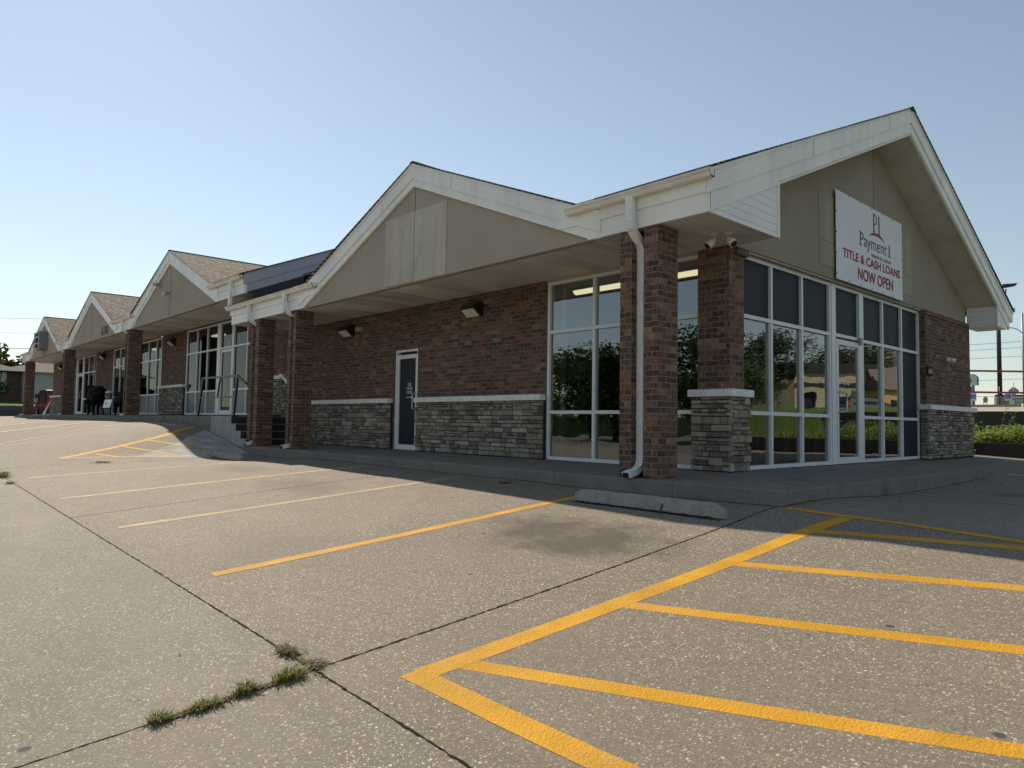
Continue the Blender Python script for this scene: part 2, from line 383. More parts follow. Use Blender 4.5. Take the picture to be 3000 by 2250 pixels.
# ------------------------------------------------------------------ terrain of the parking lot (thin plate through heights mostly from image pixels; lot, walks and markings scaled about the camera)
CP = [(4.986,-1.649,-0.209),(4.986,-2.564,-0.338),(4.986,-3.855,-0.506),(4.986,-5.361,-0.678),(4.986,-6.868,-0.826),(4.986,-8.482,-0.956),(4.986,-10.634,-1.086),(1.758,-1.649,-0.209),(1.758,-2.564,-0.317),(1.758,-3.855,-0.46),(1.758,-5.361,-0.612),(1.758,-6.868,-0.747),(1.758,-8.482,-0.875),(1.758,-10.634,-1.017),(-2.546,-1.649,-0.209),(-2.546,-2.564,-0.288),(-2.546,-3.855,-0.398),(-2.546,-5.361,-0.523),(-2.546,-6.868,-0.643),(-2.546,-8.482,-0.767),(-2.546,-10.634,-0.925),(-5.774,-1.649,-0.209),(-5.774,-2.564,-0.267),(-5.774,-3.855,-0.352),(-5.774,-5.361,-0.456),(-5.774,-6.868,-0.565),(-5.774,-8.482,-0.686),(-5.774,-10.634,-0.856),(-9.002,-1.649,-0.209),(-9.002,-2.564,-0.245),(-9.002,-3.855,-0.306),(-9.002,-5.361,-0.389),(-9.002,-6.868,-0.486),(-9.002,-8.482,-0.605),(-9.002,-10.634,-0.787),(-12.198,-1.649,-0.209),(-12.198,-3.102,-0.252),(-12.198,-4.716,-0.262),(-12.198,-5.576,-0.273),(-12.198,-6.868,-0.348),(-12.198,-8.482,-0.499),(-12.198,-10.634,-0.693),(-13.091,-1.649,-0.047),(-13.801,-1.649,0.088),(-14.382,-1.649,0.179),(-14.877,-1.649,0.269),(-15.458,-1.649,0.356),(-15.996,-1.649,0.448),(-16.75,-1.649,0.48),(-21.269,-1.649,0.491),(-25.68,-1.649,0.491),(-32.674,-1.649,0.491),(-45.586,-1.649,0.491),(-15.136,-2.133,0.34),(-14.167,-3.209,0.125),(-13.414,-4.178,-0.047),(-12.876,-4.931,-0.176),(-18.364,-2.779,0.431),(-18.364,-3.435,0.34),(-18.364,-4.371,0.157),(-18.364,-4.899,0.05),(-18.364,-5.899,-0.144),(-18.364,-7.944,-0.424),(-21.376,-3.069,0.437),(-21.376,-4.414,0.276),(-21.376,-5.609,0.106),(-21.376,-7.944,-0.209),(-24.066,-3.145,0.456),(-24.066,-3.984,0.41),(-24.066,-5.297,0.248),(-24.066,-7.944,-0.047),(1.607,1.03,-0.252),(1.607,5.722,-0.198),(4.986,0.664,-0.284),(4.986,6.044,-0.219),(4.986,10.348,-0.155),(12.518,-1.488,-0.478),(12.518,6.044,-0.316),(1.65,10.348,-0.112),(12.518,-10.096,-1.123),(-64.954,-1.488,0.491),(-64.954,-20.856,0.276),(-38.054,-5.792,0.33),(-38.054,-10.096,0.061),(-38.054,-20.856,-0.37),(-21.914,-14.4,-0.693),(-21.914,-20.856,-0.908),(-9.002,-14.4,-0.908),(-0.394,-14.4,-1.177),(-0.394,-20.856,-1.338),(12.518,-20.856,-1.446)]
CP = np.array(CP, float)
def tk(r2): return np.where(r2 > 0, .5*r2*np.log(np.maximum(r2, 1e-12)), 0)
_n = len(CP); _d2 = ((CP[:, None, :2]-CP[None, :, :2])**2).sum(-1)
_P = np.c_[np.ones(_n), CP[:, :2]]
_A = np.block([[tk(_d2)+np.eye(_n)*.02, _P], [_P.T, np.zeros((3, 3))]])
_W = np.linalg.solve(_A, np.r_[CP[:, 2], 0, 0, 0])
def gz(x, y):
    x = np.asarray(x, float); y = np.asarray(y, float)
    r2 = (x[..., None]-CP[:, 0])**2+(y[..., None]-CP[:, 1])**2
    z = tk(r2)@_W[:_n]+_W[_n]+_W[_n+1]*x+_W[_n+2]*y
    return np.clip(z, -1.66, .76)
def grid(name, xs, ys, fz, mat, keep=None, kind='structure'):
    X, Y = np.meshgrid(xs, ys, indexing='ij'); Z = fz(X, Y); nx, ny = X.shape
    v = np.c_[X.ravel(), Y.ravel(), Z.ravel()]; f = []
    for i in range(nx-1):
        for j in range(ny-1):
            if keep is None or keep((xs[i]+xs[i+1])/2, (ys[j]+ys[j+1])/2):
                a = i*ny+j; f.append((a, a+ny, a+ny+1, a+1))
    me = bpy.data.meshes.new(name); me.from_pydata(v.tolist(), [], f); me.polygons.foreach_set('use_smooth', [True]*len(f)); me.update()
    me.materials.append(mat); o = bpy.data.objects.new(name, me); COL.objects.link(o)
    if kind: o['kind'] = kind
    return o
xs = np.concatenate([np.arange(-68, -46, .8), np.arange(-46, -20, .35), np.arange(-20, -9, .22), np.arange(-9, 7, .25), np.arange(7, 15.5, .7), [15.6]])
ys = np.concatenate([np.arange(-30, -12, .9), np.arange(-12, -1.9, .24), [-1.78, -1.64], np.arange(-1.4, 12.2, .4)])
lot = grid('parking_lot', xs, ys, gz, LOT, lambda x, y: not (x < 1.56 and y > -1.63 and x > -47.3) and not (x < -47 and y > 11))
# the land around: road in front, banks and lawns behind and at the sides
def gland(x, y):
    z = np.full(np.shape(x), -1.25)
    z = z+smooth(12.2, 13.2, y)*1.55
    z = z+smooth(14.9, 15.05, y)*.8+np.clip((y-15)*.033, 0, 1.1)
    rb = smooth(15.5, 18, x)*smooth(-26, -20, y)
    z = np.where(y < 12.2, z+rb*1.75+np.clip((x-18)*.03, 0, 1.0)*smooth(-26, -20, y), np.maximum(z, -1.25+rb*1.75+np.clip((x-18)*.03, 0, 1.2)))
    lb = smooth(-68.15, -68.3, x)
    z = np.where(y < 12.2, z+lb*2.62+np.clip((-68-x)*.055, 0, .65)*lb, np.maximum(z, 1.37*lb+np.clip((-68-x)*.055, 0, .65)-9*(1-lb)))
    return z
gx = np.unique(np.concatenate([np.linspace(-900, -120, 14), np.arange(-120, -69, 3), [-68.3, -68.2, -68.1, -67.9], np.arange(-66, 15, 4), np.arange(15, 30, .6), np.arange(30, 120, 4), np.linspace(120, 900, 14)]))
gy = np.unique(np.concatenate([np.linspace(-900, -120, 14), np.arange(-120, -30, 4), np.arange(-30, 11, 2), np.arange(11, 18, .35), [14.9, 15.06], np.arange(18, 120, 3), np.linspace(120, 1500, 18)]))
ground = grid('ground', gx, gy, gland, m_grass())
ROAD = m_conc('asphalt_road', (.15,.14,.12), (.21,.19,.16), (.08,.075,.07), .8, False)
UPLOT = m_conc('upper_lot_concrete', (.36,.325,.27), (.46,.42,.35), (.2,.18,.16), .6, False)
road = grid('road', np.linspace(-300, 300, 60), np.linspace(-80, -29.5, 6), lambda x, y: np.full(np.shape(x), -1.19), ROAD)
up = grid('upper_lot', np.linspace(-30, 2.5, 20), np.linspace(15.1, 36.5, 20), lambda x, y: -.07+.38+.80+np.clip((y-15)*.033, 0, 1.1)+.03, UPLOT)
# upper island kerb
m = MB(); m.box(-30, 3, 36.5, 36.8, 1.4, 1.98); tag(m.build('upper_kerb', m_conc('kerb_concrete', (.30,.25,.20), (.38,.32,.26))), kind='structure')

# ---- sheets laid on the lot
def strip(pts, w, lift, name, mat, parent=lot, seg=.18, jag=0, w2=None, seed=1):
    r = random.Random(seed); m = MB(); L = []
    P = [Vector((a, b, 0)) for a, b in pts]
    for i in range(len(P)-1):
        n = max(1, int((P[i+1]-P[i]).length/seg))
        for k in range(n): L.append(P[i].lerp(P[i+1], k/n))
    L.append(P[-1]); E = []
    for i, p in enumerate(L):
        d = (L[min(i+1, len(L)-1)]-L[max(i-1, 0)]).normalized(); nrm = Vector((-d.y, d.x, 0))
        wob = nrm*(r.uniform(-jag, jag)); ww = w*(1+(r.uniform(-.55, .6) if jag else 0))/2
        a, b = p+wob+nrm*ww, p+wob-nrm*ww
        E.append([(q.x, q.y, float(gz(q.x, q.y))+lift) for q in (a, b)])
    for i in range(len(E)-1): m.poly([E[i][0], E[i][1], E[i+1][1], E[i+1][0]])
    return m.build(name, mat, parent, fix=False)
lw = .135
for pts, mt in (([(-0.696,-1.703),(-0.793,-6.566)], YEL), ([(-3.515,-1.81),(-3.558,-6.599)], YEL2), ([(-6.312,-1.81),(-6.409,-6.652)], YEL2), ([(-9.218,-1.81),(-9.476,-6.599)], YEL2)):
    strip(pts, lw, .0022, 'parking_line', mt)
# hatched aisle by the corner
Y = .105
strip([(2.035,-6.49),(2.113,-4.931),(2.188,-3.726),(2.253,-2.521),(2.339,-1.757)], .155, .0015, 'aisle_line', YEL)
strip([(1.975,-6.51),(2.75,-6.485),(3.95,-6.43)], .145, .0023, 'aisle_line', YEL)
strip([(1.672,-1.692),(2.242,-1.767),(2.834,-1.81),(3.759,-2.015),(6.492,-2.456)], .10, .0030, 'aisle_line', YEL)
for (a, b), (c, d) in (((2.253,-2.456),(3.802,-2.198)), ((2.188,-3.704),(4.017,-3.155)), ((2.113,-4.942),(4.232,-4.178)), ((2.08,-6.244),(4.448,-5.254))):
    e = (a+(c-a)*1.8, b+(d-b)*1.8)
    strip([(a+.02, b), e], .125, .0009, 'hatch_line', YEL)
strip([(1.704,1.837),(5.201,0.88)], .09, .004, 'parking_line', YEL2); strip([(1.704,4.344),(5.416,3.892)], .09, .004, 'parking_line', YEL2); strip([(1.704,6.529),(5.524,6.367)], .09, .004, 'parking_line', PALE)
# hatched aisle by the steps
strip([(-12.252,-5.641),(-12.898,-4.888),(-13.36,-4.178),(-14.361,-2.94),(-15.566,-1.81)], .16, .0030, 'aisle_line', YEL)
strip([(-12.252,-5.641),(-12.198,-3.855),(-12.069,-1.864)], .10, .0022, 'aisle_line', YEL2)
for a, b in (((-14.458,-2.779),(-13.629,-1.757)), ((-13.844,-3.532),(-12.392,-2.133)), ((-13.306,-4.242),(-12.198,-3.274)), ((-12.629,-4.888),(-12.198,-4.533))):
    strip([a, b], .115, .0040, 'hatch_line', YEL)
for X in (-18.36, -21.38, -24.28, -27.19, -30.09, -33.0, -35.9, -38.8, -41.7, -44.6):
    strip([(X+.32, -2.03), (X, -7.3 if X > -36 else -6.6)], .135, .009, 'parking_line', PALE, seg=.2)
strip([(-15.674,-2.295),(-17.072,-2.564),(-18.902,-2.671)], .08, .0056, 'parking_line', PALE); strip([(-19.547,-2.51),(-21.807,-2.402)], .08, .0056, 'parking_line', PALE)
# slab joints with broken edges
for k, (pts, w) in enumerate((([(-11.154,-6.857),(4.555,-6.857)], .013), ([(1.553,-1.703),(1.553,-6.857)], .020), ([(1.553,-6.857),(1.575,-12.248)], .011), ([(-4.677,-6.857),(-4.752,-4.716),(-4.795,-1.703)], .012), ([(-11.262,-6.857),(-11.154,-5.038),(-11.585,-3.317)], .010), ([(4.555,-6.857),(9.29,-6.857)], .02), ([(-11.154,-6.857),(-26.218,-7.19)], .015))):
    strip(pts, w, .0012, 'slab_joint', CRACK_SHADOW, seg=.028, jag=.0035, seed=k)
# paler patch of newer concrete at the ramp
m = MB(); P = [(-15.028,-1.703),(-13.522,-2.886),(-12.123,-4.285),(-11.8,-2.779),(-12.123,-1.681)]
c0 = (-13.199,-2.456)
for i in range(len(P)):
    a, b = P[i], P[(i+1) % len(P)]
    N = 8
    for u in range(N):
        for v in range(N-u):
            def q(s, t): 
                x = c0[0]+(a[0]-c0[0])*s/N+(b[0]-c0[0])*t/N; y = c0[1]+(a[1]-c0[1])*s/N+(b[1]-c0[1])*t/N
                return (x, y, float(gz(x, y))+.0018)
            m.poly([q(u, v), q(u+1, v), q(u, v+1)])
            if u+v < N-1: m.poly([q(u+1, v), q(u+1, v+1), q(u, v+1)])
m.build('concrete_patch', m_conc('patch_concrete', (.30,.29,.27), (.60,.59,.565), (.15,.14,.13), 3.5), lot, fix=False)
# manhole lid
m = MB(); m.loft([[(-2.37+math.cos(t)*r, -1.94+math.sin(t)*r, float(gz(-2.37, -1.94))+z) for t in [k*math.pi/12 for k in range(24)]] for r, z in ((.1, -.01), (.1, .006), (.085, .008))])
m.build('drain_cap', plain('iron', (.05,.048,.045), .6, .4), lot)

# ------------------------------------------------------------------ walks and steps
def slab(name, P, mat, low=-.6):
    """P: list of (x,y,z) round the outline; front edges rounded by an inset ring"""
    m = MB(); n = len(P); cx = sum(p[0] for p in P)/n; cy = sum(p[1] for p in P)/n
    def ins(d, dz):
        out = []
        for i in range(n):
            a, b, c = Vector(P[i-1][:2]), Vector(P[i][:2]), Vector(P[(i+1) % n][:2])
            d1 = (b-a).normalized(); d2 = (c-b).normalized()
            n1 = Vector((-d1.y, d1.x)); n2 = Vector((-d2.y, d2.x)); k = (n1+n2)/max(.3, (1+n1.dot(n2)))
            q = b+k*d; out.append((q.x, q.y, P[i][2]+dz))
        return out
    m.loft([[(x, y, low) for x, y, z in P], ins(0, -.02), ins(.006, -.006), ins(.02, 0)], cap=True)
    return tag(m.build(name, mat), kind='structure')
slab('sidewalk', [(-14.95,-1.65,-.06),(-9.8,-1.65,-.055),(-6,-1.65,-.052),(-2,-1.65,-.049),(1.585,-1.65,-.047),(1.61,-1.625,-.047),(1.61,2.8,-.045),(1.61,5.5,-.045),(1.61,6.37,-.192),(1.64,9.3,-.125),(1.64,12.1,-.11),(-.2,12.1,-.01),(-.2,.3,.0),(-14.95,.3,.0)], CURB)
slab('upper_sidewalk', [(-49.6,-1.65,.50),(-47.4,-1.65,.66),(-14.9,-1.65,.68),(-14.9,.3,.735),(-49.6,.3,.70)], CURB)
for X in (-7.8, -4.8, -1.7, -11.0, .25):
    m = MB(); m.box(X, X+.005, -1.652, -1.0, -.3, -.052 if X > -1.9 else -.062)
    tag(m.build('walk_joint', CRACKL), kind='structure')
st = MB(); rs = MB()
X = [-13.43, -13.11, -12.78, -12.44]; Z = [.685, .491, .308, .114]
st.prism([(-14.92,-1.64,-.5),(-12.44,-1.64,-.5),(-12.44,-1.64,.114),(-12.78,-1.64,.114),(-12.78,-1.64,.308),(-13.11,-1.64,.308),(-13.11,-1.64,.491),(-13.43,-1.64,.491),(-13.43,-1.64,.685),(-14.92,-1.64,.685)], (0, 1.9, 0))
so = tag(st.build('concrete_steps', CHEEK), kind='structure')
zl = [.491,.308,.114,-.06]
for k in range(4): rs.box(X[k]+.0, X[k]+.012, -1.63, .1, zl[k]+.004, Z[k]-.014)
rs.build('riser_paint', STEPD, so)

# ------------------------------------------------------------------ building kit
def stones(name, parent, face, u0, u1, z0, z1, d0, ends=(False, False), seed=1, zf=None, backd=.0):
    """ledgestone veneer: face 'A' looks to -Y at y=d0 ; face 'B' looks to +X at x=d0"""
    r = random.Random(seed); m = MB(); z = z0
    def P(u, z, d): return (u, d0-d, z) if face == 'A' else (d0+d, u, z)
    def stone(a, b, c, d):
        g = .005; a += g; b -= g; c += g*.8; d -= g*.8
        if b-a < .02 or d-c < .012: return
        t = r.uniform(.012, .055); j = lambda: r.uniform(-.006, .006); q = .011
        base = [(a+j()*.5, c+j()*.5), (b+j()*.5, c+j()*.5), (b+j()*.5, d+j()*.5), (a+j()*.5, d+j()*.5)]
        um, zm = (a+b)/2, (c+d)/2
        def ring(k, dep): return [P(u+(um-u)*0+(q*k if u < um else -q*k), zz+(q*k if zz < zm else -q*k), dep) for u, zz in base]
        m.loft([ring(0, -.03), ring(0, t*.65), ring(.55, t*.92+j()*.5), ring(1.3, t+j())], cap=True)
    while z < z1-.02:
        h = r.uniform(.06, .125); 
        if z+h > z1-.045: h = z1-z
        u = u0-r.uniform(0, .08)
        while u < u1:
            w = r.uniform(.10, .34); a = max(u, u0); b = min(u+w, u1)
            if u1-b < .06: b = u1
            if h > .095 and r.random() < .6:
                k = r.uniform(.4, .6); mid = a+(b-a)*r.uniform(.3, .7) if b-a > .2 and r.random() < .5 else None
                stone(a, b, z, z+h*k)
                if mid: stone(a, mid, z+h*k, z+h); stone(mid, b, z+h*k, z+h)
                else: stone(a, b, z+h*k, z+h)
            else: stone(a, b, z, z+h)
            u = b if b == u1 else u+w
            if b == u1: break
        z += h
    return m.build(name, STONE, parent)
def frame_grid(m, face, at, us, zs, w=.055, dep=.11, thick=None):
    """aluminium members along vertical lines us and horizontal lines zs (centres)"""
    thick = thick or {}
    def B(a, b, c, d, o=0, i=0):
        if face == 'A': m.box(a, b, at-o, at+dep-i, c, d)
        else: m.box(at-dep+i, at+o, a, b, c, d)
    for u in us:
        t = thick.get(u, w)/2; B(u-t, u+t, zs[0], zs[-1])
    for k, z in enumerate(zs):
        lo, hi = (z, z+w) if k == 0 else ((z-w, z) if k == len(zs)-1 else (z-w/2, z+w/2))
        for a, b in zip(us[:-1], us[1:]):
            B(a+thick.get(a, w)/2, b-thick.get(b, w)/2, lo, hi, -.003, .003)
def pane(m, face, at, a, b, c, d):
    o = .045
    if face == 'A': m.poly([(a, at+o, c), (b, at+o, c), (b, at+o, d), (a, at+o, d)])
    else: m.poly([(at-o, a, c), (at-o, b, c), (at-o, b, d), (at-o, a, d)])
def window(parent, face, at, us, zs, glass, skip=(), dark=(), thick=None, name='window', dmat=None):
    m = MB(); frame_grid(m, face, at, us, zs, thick=thick); fr = m.build(name, ALU, parent)
    g = MB(); dk = MB(); bead = MB(); nd = 0
    for i, (a, b) in enumerate(zip(us[:-1], us[1:])):
        for j, (c, d) in enumerate(zip(zs[:-1], zs[1:])):
            if (i, j) in skip: continue
            t = dk if (i, j) in dark else g
            pane(t, face, at, a, b, c, d); nd += t is dk
    if g.v: g.build('pane', glass, fr, fix=False)
    if nd: dk.build('dark_pane', dmat or PANEL, fr, fix=False)
    return fr
def door(parent, face, at, a, b, z0, h, glass, side='R', rail=.14, lat=.17):
    """narrow-stile glazed door between a and b"""
    m = MB(); s = .07
    def B(mm, u0, u1, c, d, o=.0, i=.05):
        if face == 'A': mm.box(u0, u1, at-o, at+i, c, d)
        else: mm.box(at-i, at+o, u0, u1, c, d)
    B(m, a, a+s, z0+.01, z0+h); B(m, b-s, b, z0+.01, z0+h); B(m, a+s, b-s, z0+.01, z0+.01+rail, -.002, .048); B(m, a+s, b-s, z0+h-.09, z0+h, -.002, .048)
    d = m.build('door', ALU, parent)
    g = MB(); o = .028
    if face == 'A': g.poly([(a+s, at+o, z0+rail), (b-s, at+o, z0+rail), (b-s, at+o, z0+h-.09), (a+s, at+o, z0+h-.09)])
    else: g.poly([(at-o, a+s, z0+rail), (at-o, b-s, z0+rail), (at-o, b-s, z0+h-.09), (at-o, a+s, z0+h-.09)])
    g.build('pane', glass, d, fix=False)
    hd = MB(); u = (b-.035) if side == 'R' else (a+.035); s2 = -1 if side == 'R' else 1
    pts = [(u, .0, 1.22), (u, .06, 1.22), (u+s2*lat, .075, 1.20), (u+s2*lat, .075, .90), (u, .06, .88), (u, .0, .88)]
    P = [(p[0], at-p[1], z0+p[2]) if face == 'A' else (at+p[1], p[0], z0+p[2]) for p in pts]
    hd.tube(P, .013, 8); hd.build('handle', plain('brushed_steel', (.5,.5,.5), .3, .5, .8) if 'brushed_steel' not in bpy.data.materials else bpy.data.materials['brushed_steel'], d)
    return d
def column(parent, xr, w, d, z0, z1, notch=None, yf=-1.57):
    m = MB(); a, b = xr-w, xr
    if notch:
        n0, n1 = notch; q = .21
        P = [(a, yf), (n0, yf), (n0, yf+q), (n1, yf+q), (n1, yf), (b, yf), (b, yf+d), (a, yf+d)]
    else: P = [(a, yf), (b, yf), (b, yf+d), (a, yf+d)]
    m.loft([[(x, y, z0) for x, y in P], [(x, y, z1) for x, y in P]])
    return m.build('column', BRICK, parent)
def downspout(parent, x, ztop, zelb, zbot, yb=-1.425, xs=None):
    m = MB(); w, d = .105, .075; x2 = x if xs is None else xs
    m.rtube([(x, -1.69, ztop), (x, -1.69, zelb), (x, -1.675, zelb-.07), (x+(x2-x)*.4, -1.62, zelb-.14), (x+(x2-x)*.8, yb-.04, zelb-.26), (x2, yb, zelb-.34), (x2, yb, zbot+.22)], w, d)
    m.rtube([(x2, yb, zbot+.222), (x2, yb-.03, zbot+.14), (x2-.02, yb-.12, zbot+.075), (x2-.03, yb-.27, zbot+.04)], w*1.04, d*1.04)
    for k in range(5):
        zz = zelb-.02-k*.03; m.box(x-w/2-.003, x+w/2+.003, -1.69-d/2-.003+k*.004, -1.69+d/2+.003+k*.006, zz, zz+.006)
    for zz in (zbot+.75, zbot+1.9): m.box(x2-w/2-.006, x2+w/2+.006, yb-d/2-.006, yb+d/2+.02, zz, zz+.035)
    for k in (-.3, 0, .3): m.box(x-w*.1+k*w-.003, x-w*.1+k*w+.003, -1.69-d/2-.004, -1.69-d/2+.001, zelb+.02, ztop-.02)
    for k in (-.3, 0, .3): m.box(x2+k*w-.003, x2+k*w+.003, yb-d/2-.004, yb-d/2+.001, zbot+.24, zelb-.36)
    mo = MB(); c = Vector((x2-.031, yb-.273, zbot+.04)); mo.box(c.x-w/2+.008, c.x+w/2-.008, c.y-.004, c.y+.002, c.z-.034, c.z+.034)
    o = m.build('downspout', DSP, parent); mo.build('outlet', RUB, o); return o
def gutter(parent, x0, x1, z, y=-1.622):
    prof = [(0, 0), (-.085, 0), (-.10, .02), (-.105, .045), (-.13, .07), (-.135, .098), (-.118, .098), (-.095, .05), (-.08, .012), (-.01, .012), (-.01, .10), (0, .10)]
    m = MB(); m.loft([[(x0, y+a, z+b) for a, b in prof], [(x1, y+a, z+b) for a, b in prof]])
    for xx in (x0, x1-.004): m.prism([(xx, y, z), (xx, y-.085, z), (xx, y-.105, z+.045), (xx, y-.135, z+.098), (xx, y, z+.10)], (.004, 0, 0))
    return m.build('gutter', GUT, parent)
SL = .411
def eave(parent, x0, x1, z0, trim=WHITE, xl=0, xr=0):
    m = MB(); m.box(x0, x1, -1.60, -1.55, z0-.003, z0+.232); o = m.build('eave_fascia', trim, parent)
    m = MB(); m.box(x0-xl, x1+xr, -1.622, -1.552, z0+.229, z0+.49)
    return m.build('eave_fascia', trim, parent)
def gable(parent, xc, z0, W=4.235, patch=None, name='gable'):
    za = z0+SL*W
    m = MB(); m.prism([(xc-W, -1.55, z0), (xc+W, -1.55, z0), (xc, -1.55, za)], (0, .12, 0)); g = m.build('gable_wall', STUC, parent)
    m = MB(); m.box(xc-.006, xc+.006, -1.5535, -1.549, z0+.01, za-.03); m.build('control_joint', CRACKL, g)
    for s in (-1, 1):
        E = W+.19
        def Q(dx, off, y): return (xc+s*dx, y, za+off-SL*dx)
        m = MB(); m.prism([Q(0, 0, -1.604), Q(E-.19, 0, -1.604), Q(E, .065, -1.604), Q(E, .145, -1.604), Q(0, .145, -1.604)], (0, .05, 0))
        m.prism([Q(0, .140, -1.627), Q(E, .140, -1.627), Q(E, .37, -1.627), Q(0, .37, -1.627)], (0, .074, 0))
        m.prism([Q(0, .367, -1.645), Q(E, .367, -1.645), Q(E, .425, -1.645), Q(0, .425, -1.645)], (0, .10, 0))
        m.build('rake_board', WHITE, parent)
    for s, d in ((1, 1.15), (-1, 1.0)):
        m = MB(); m.box(xc+s*d-.003, xc+s*d+.003, -1.6285, -1.6265, za+.145-SL*d, za+.365-SL*d); m.build('board_seam', CRACKL, parent)
def roofs(parent, x0, x1, ze, centers, W=4.235, yr=4.94, back=11.62):
    """main ridge along X plus cross gables; ze = top of the eave edge"""
    zr = ze+.4185*(yr+1.76); t = .018
    m = MB()
    cuts = []
    for xc in sorted(centers): cuts += [xc-W-.2, xc+W+.2]
    edges = [x0]+cuts+[x1]; inner = lambda y: ze+.4185*(y+1.76)
    for i in range(len(edges)-1):
        a, b = edges[i], edges[i+1]; yf = -1.76 if i % 2 == 0 else -1.40
        m.prism([(a, yf, inner(yf)), (a, yr, zr), (a, back, ze-.10), (a, back, ze-.10-t), (a, yr, zr-t), (a, yf, inner(yf)-t)], (b-a, 0, 0))
    m.build('main_roof', SHING, parent)
    for xc in centers:
        m = MB(); zp = ze+1.672; WE = 4.08; zb = zp-SL*WE; yv = (zp-ze)/.4185-1.76
        for s in (-1, 1):
            yb = max(-1.7, (zb-ze)/.4185-1.76)
            m.prism([(xc, -1.655, zp), (xc+s*WE, -1.655, zb), (xc+s*WE, yb, zb), (xc, yv+.2, zp)], (0, 0, .025))
        m.box(xc-.05, xc+.05, -1.655, yv, zp+.015, zp+.034)
        m.build('cross_roof', SHING, parent)
    m = MB(); m.prism([(x0-.0, yr-.16, zr-.055), (x0, yr, zr+.016), (x0, yr+.16, zr-.055)], (x1-x0, 0, 0)); m.build('ridge_cap', SHING, parent)
    return zr

# dirt gathered along the foot of the kerbs; painted base shadow along the wheel stops
strip([(-12.338,-1.662),(-6.85,-1.66),(1.607,-1.66)], .018, .003, 'kerb_dirt_stop_shadow', CRACK_SHADOW, seg=.05, jag=.006, seed=71)
strip([(1.616,-1.649),(1.616,5.399)], .018, .003, 'kerb_dirt_stop_shadow', CRACK_SHADOW, seg=.05, jag=.006, seed=72)
strip([(-48.814,-1.662),(-16.534,-1.662)], .03, .003, 'kerb_dirt_stop_shadow', CRACK_SHADOW, seg=.3, jag=.01, seed=73)
strip([(-0.556,-2.517),(0.359,-2.515),(1.403,-2.515)], .022, .003, 'kerb_dirt_stop_shadow', CRACK_SHADOW, seg=.03, jag=.010, seed=74)  # dark strip paints contact shadow and debris at the long stop's foot
strip([(-12.069,-2.641),(-10.294,-2.641)], .03, .003, 'kerb_dirt_stop_shadow', CRACK_SHADOW, seg=.05, jag=.010, seed=75)  # same painted contact shadow and debris for the stop near the steps
# ------------------------------------------------------------------ lower building
lowb = empty('shop_building', (-6, 5, 0), 'brick corner shop with stone base and dark glass at the near end of the row', 'building')
upb = empty('shop_building', (-30, 5, .7), 'raised brick shop row with three gables and brown shingle roofs beyond the steps', 'building')
Z0 = 3.107
# front wall
def boxes(name, mat, parent, *bs):
    for b in bs:
        m = MB(); m.box(*b); o = m.build(name, mat, parent)
    return o
m = MB(); m.prism([(-13.9, 0, -.2), (-8.28, 0, -.2), (-8.28, 0, 2.19), (-7.39, 0, 2.19), (-7.39, 0, -.2), (-3.49, 0, -.2), (-3.49, 0, 3.3), (-13.9, 0, 3.3)], (0, .25, 0)); m.build('brick_wall', BRICK, lowb)
for k, (a, b) in enumerate(((-12.38, -8.33), (-7.34, -3.52))):
    m = MB(); m.box(a, b, -.045, -.001, -.02, 1.02)
    w = m.build('stone_base', MORT, lowb); so = stones('stone_facing', w, 'A', a, b, .0, 1.02, -.045, seed=11+k)
    m = MB(); x = b; i = 0; r = random.Random(5+k)
    while x > a+.03:
        n = max(a, x-(r.uniform(.28, .34) if i == 0 else r.uniform(.86, .98))); m.rbox(n+.004, x-.002, -.135, .01, 1.02, 1.12, .006); x = n; i += 1
    m.build('stone_cap', LEDGE, lowb)
# sloping cap that follows the steps, in front of the wall
m = MB(); m.prism([(-13.95, -.06, .0), (-12.4, -.06, .0), (-12.4, -.06, 1.08), (-13.8, -.06, 1.80), (-13.95, -.06, 1.80)], (0, .05, 0)); w = m.build('stone_base', MORT, lowb)
stones('stone_facing', w, 'A', -13.92, -12.4, .0, 1.10, -.06, seed=3); stones('stone_facing', w, 'A', -13.92, -13.3, 1.12, 1.66, -.06, seed=4)
m = MB(); m.prism([(-13.95, -.15, 1.79), (-13.8, -.15, 1.79), (-12.38, -.15, 1.03), (-12.38, -.15, 1.13), (-13.8, -.15, 1.89), (-13.95, -.15, 1.89)], (0, .13, 0)); m.build('stone_cap', LEDGE, lowb)
# side door
m = MB(); frame_grid(m, 'A', .02, [-8.25, -7.42], [0, 2.19], w=.05)
fr = m.build('door_frame', ALU, lowb)
d1 = door(lowb, 'A', .035, -8.222, -7.448, 0, 2.08, PANEL, rail=.10, lat=.03)
# corner windows
UA = [-3.462, -2.43, -1.42, -.41, .0]; UZ = [.0, .81, 2.19, 3.07]
window(lowb, 'A', .0, UA, UZ, GLASS)
UB = [.30, 1.24, 2.23, 3.24]
window(lowb, 'B', .0, UB, UZ, GLASS, dark=((0, 2), (1, 2), (2, 2)))
m = MB(); frame_grid(m, 'B', .01, [3.36, 4.49], [0, 2.2, 3.07], thick={3.36: .16, 4.49: .13}); fr = m.build('door_frame', ALU, lowb)
g = MB(); pane(g, 'B', .0, 3.44, 4.43, 2.2, 3.05); g.build('dark_pane', PANEL, fr, fix=False)
d2 = door(lowb, 'B', .02, 3.445, 4.42, 0, 2.13, GLASS, side='L', rail=.10)
m = MB(); m.box(.02, .07, 4.33, 4.43, 2.10, 2.22); m.build('hinge', plain('zinc', (.3,.3,.31), .4, .4, .5), fr)
UB2 = [4.60, 5.54, 6.51, 7.475]
window(lowb, 'B', .0, UB2, UZ, GLASS, dark=((0, 2), (1, 2), (2, 2), (2, 1), (2, 0)))
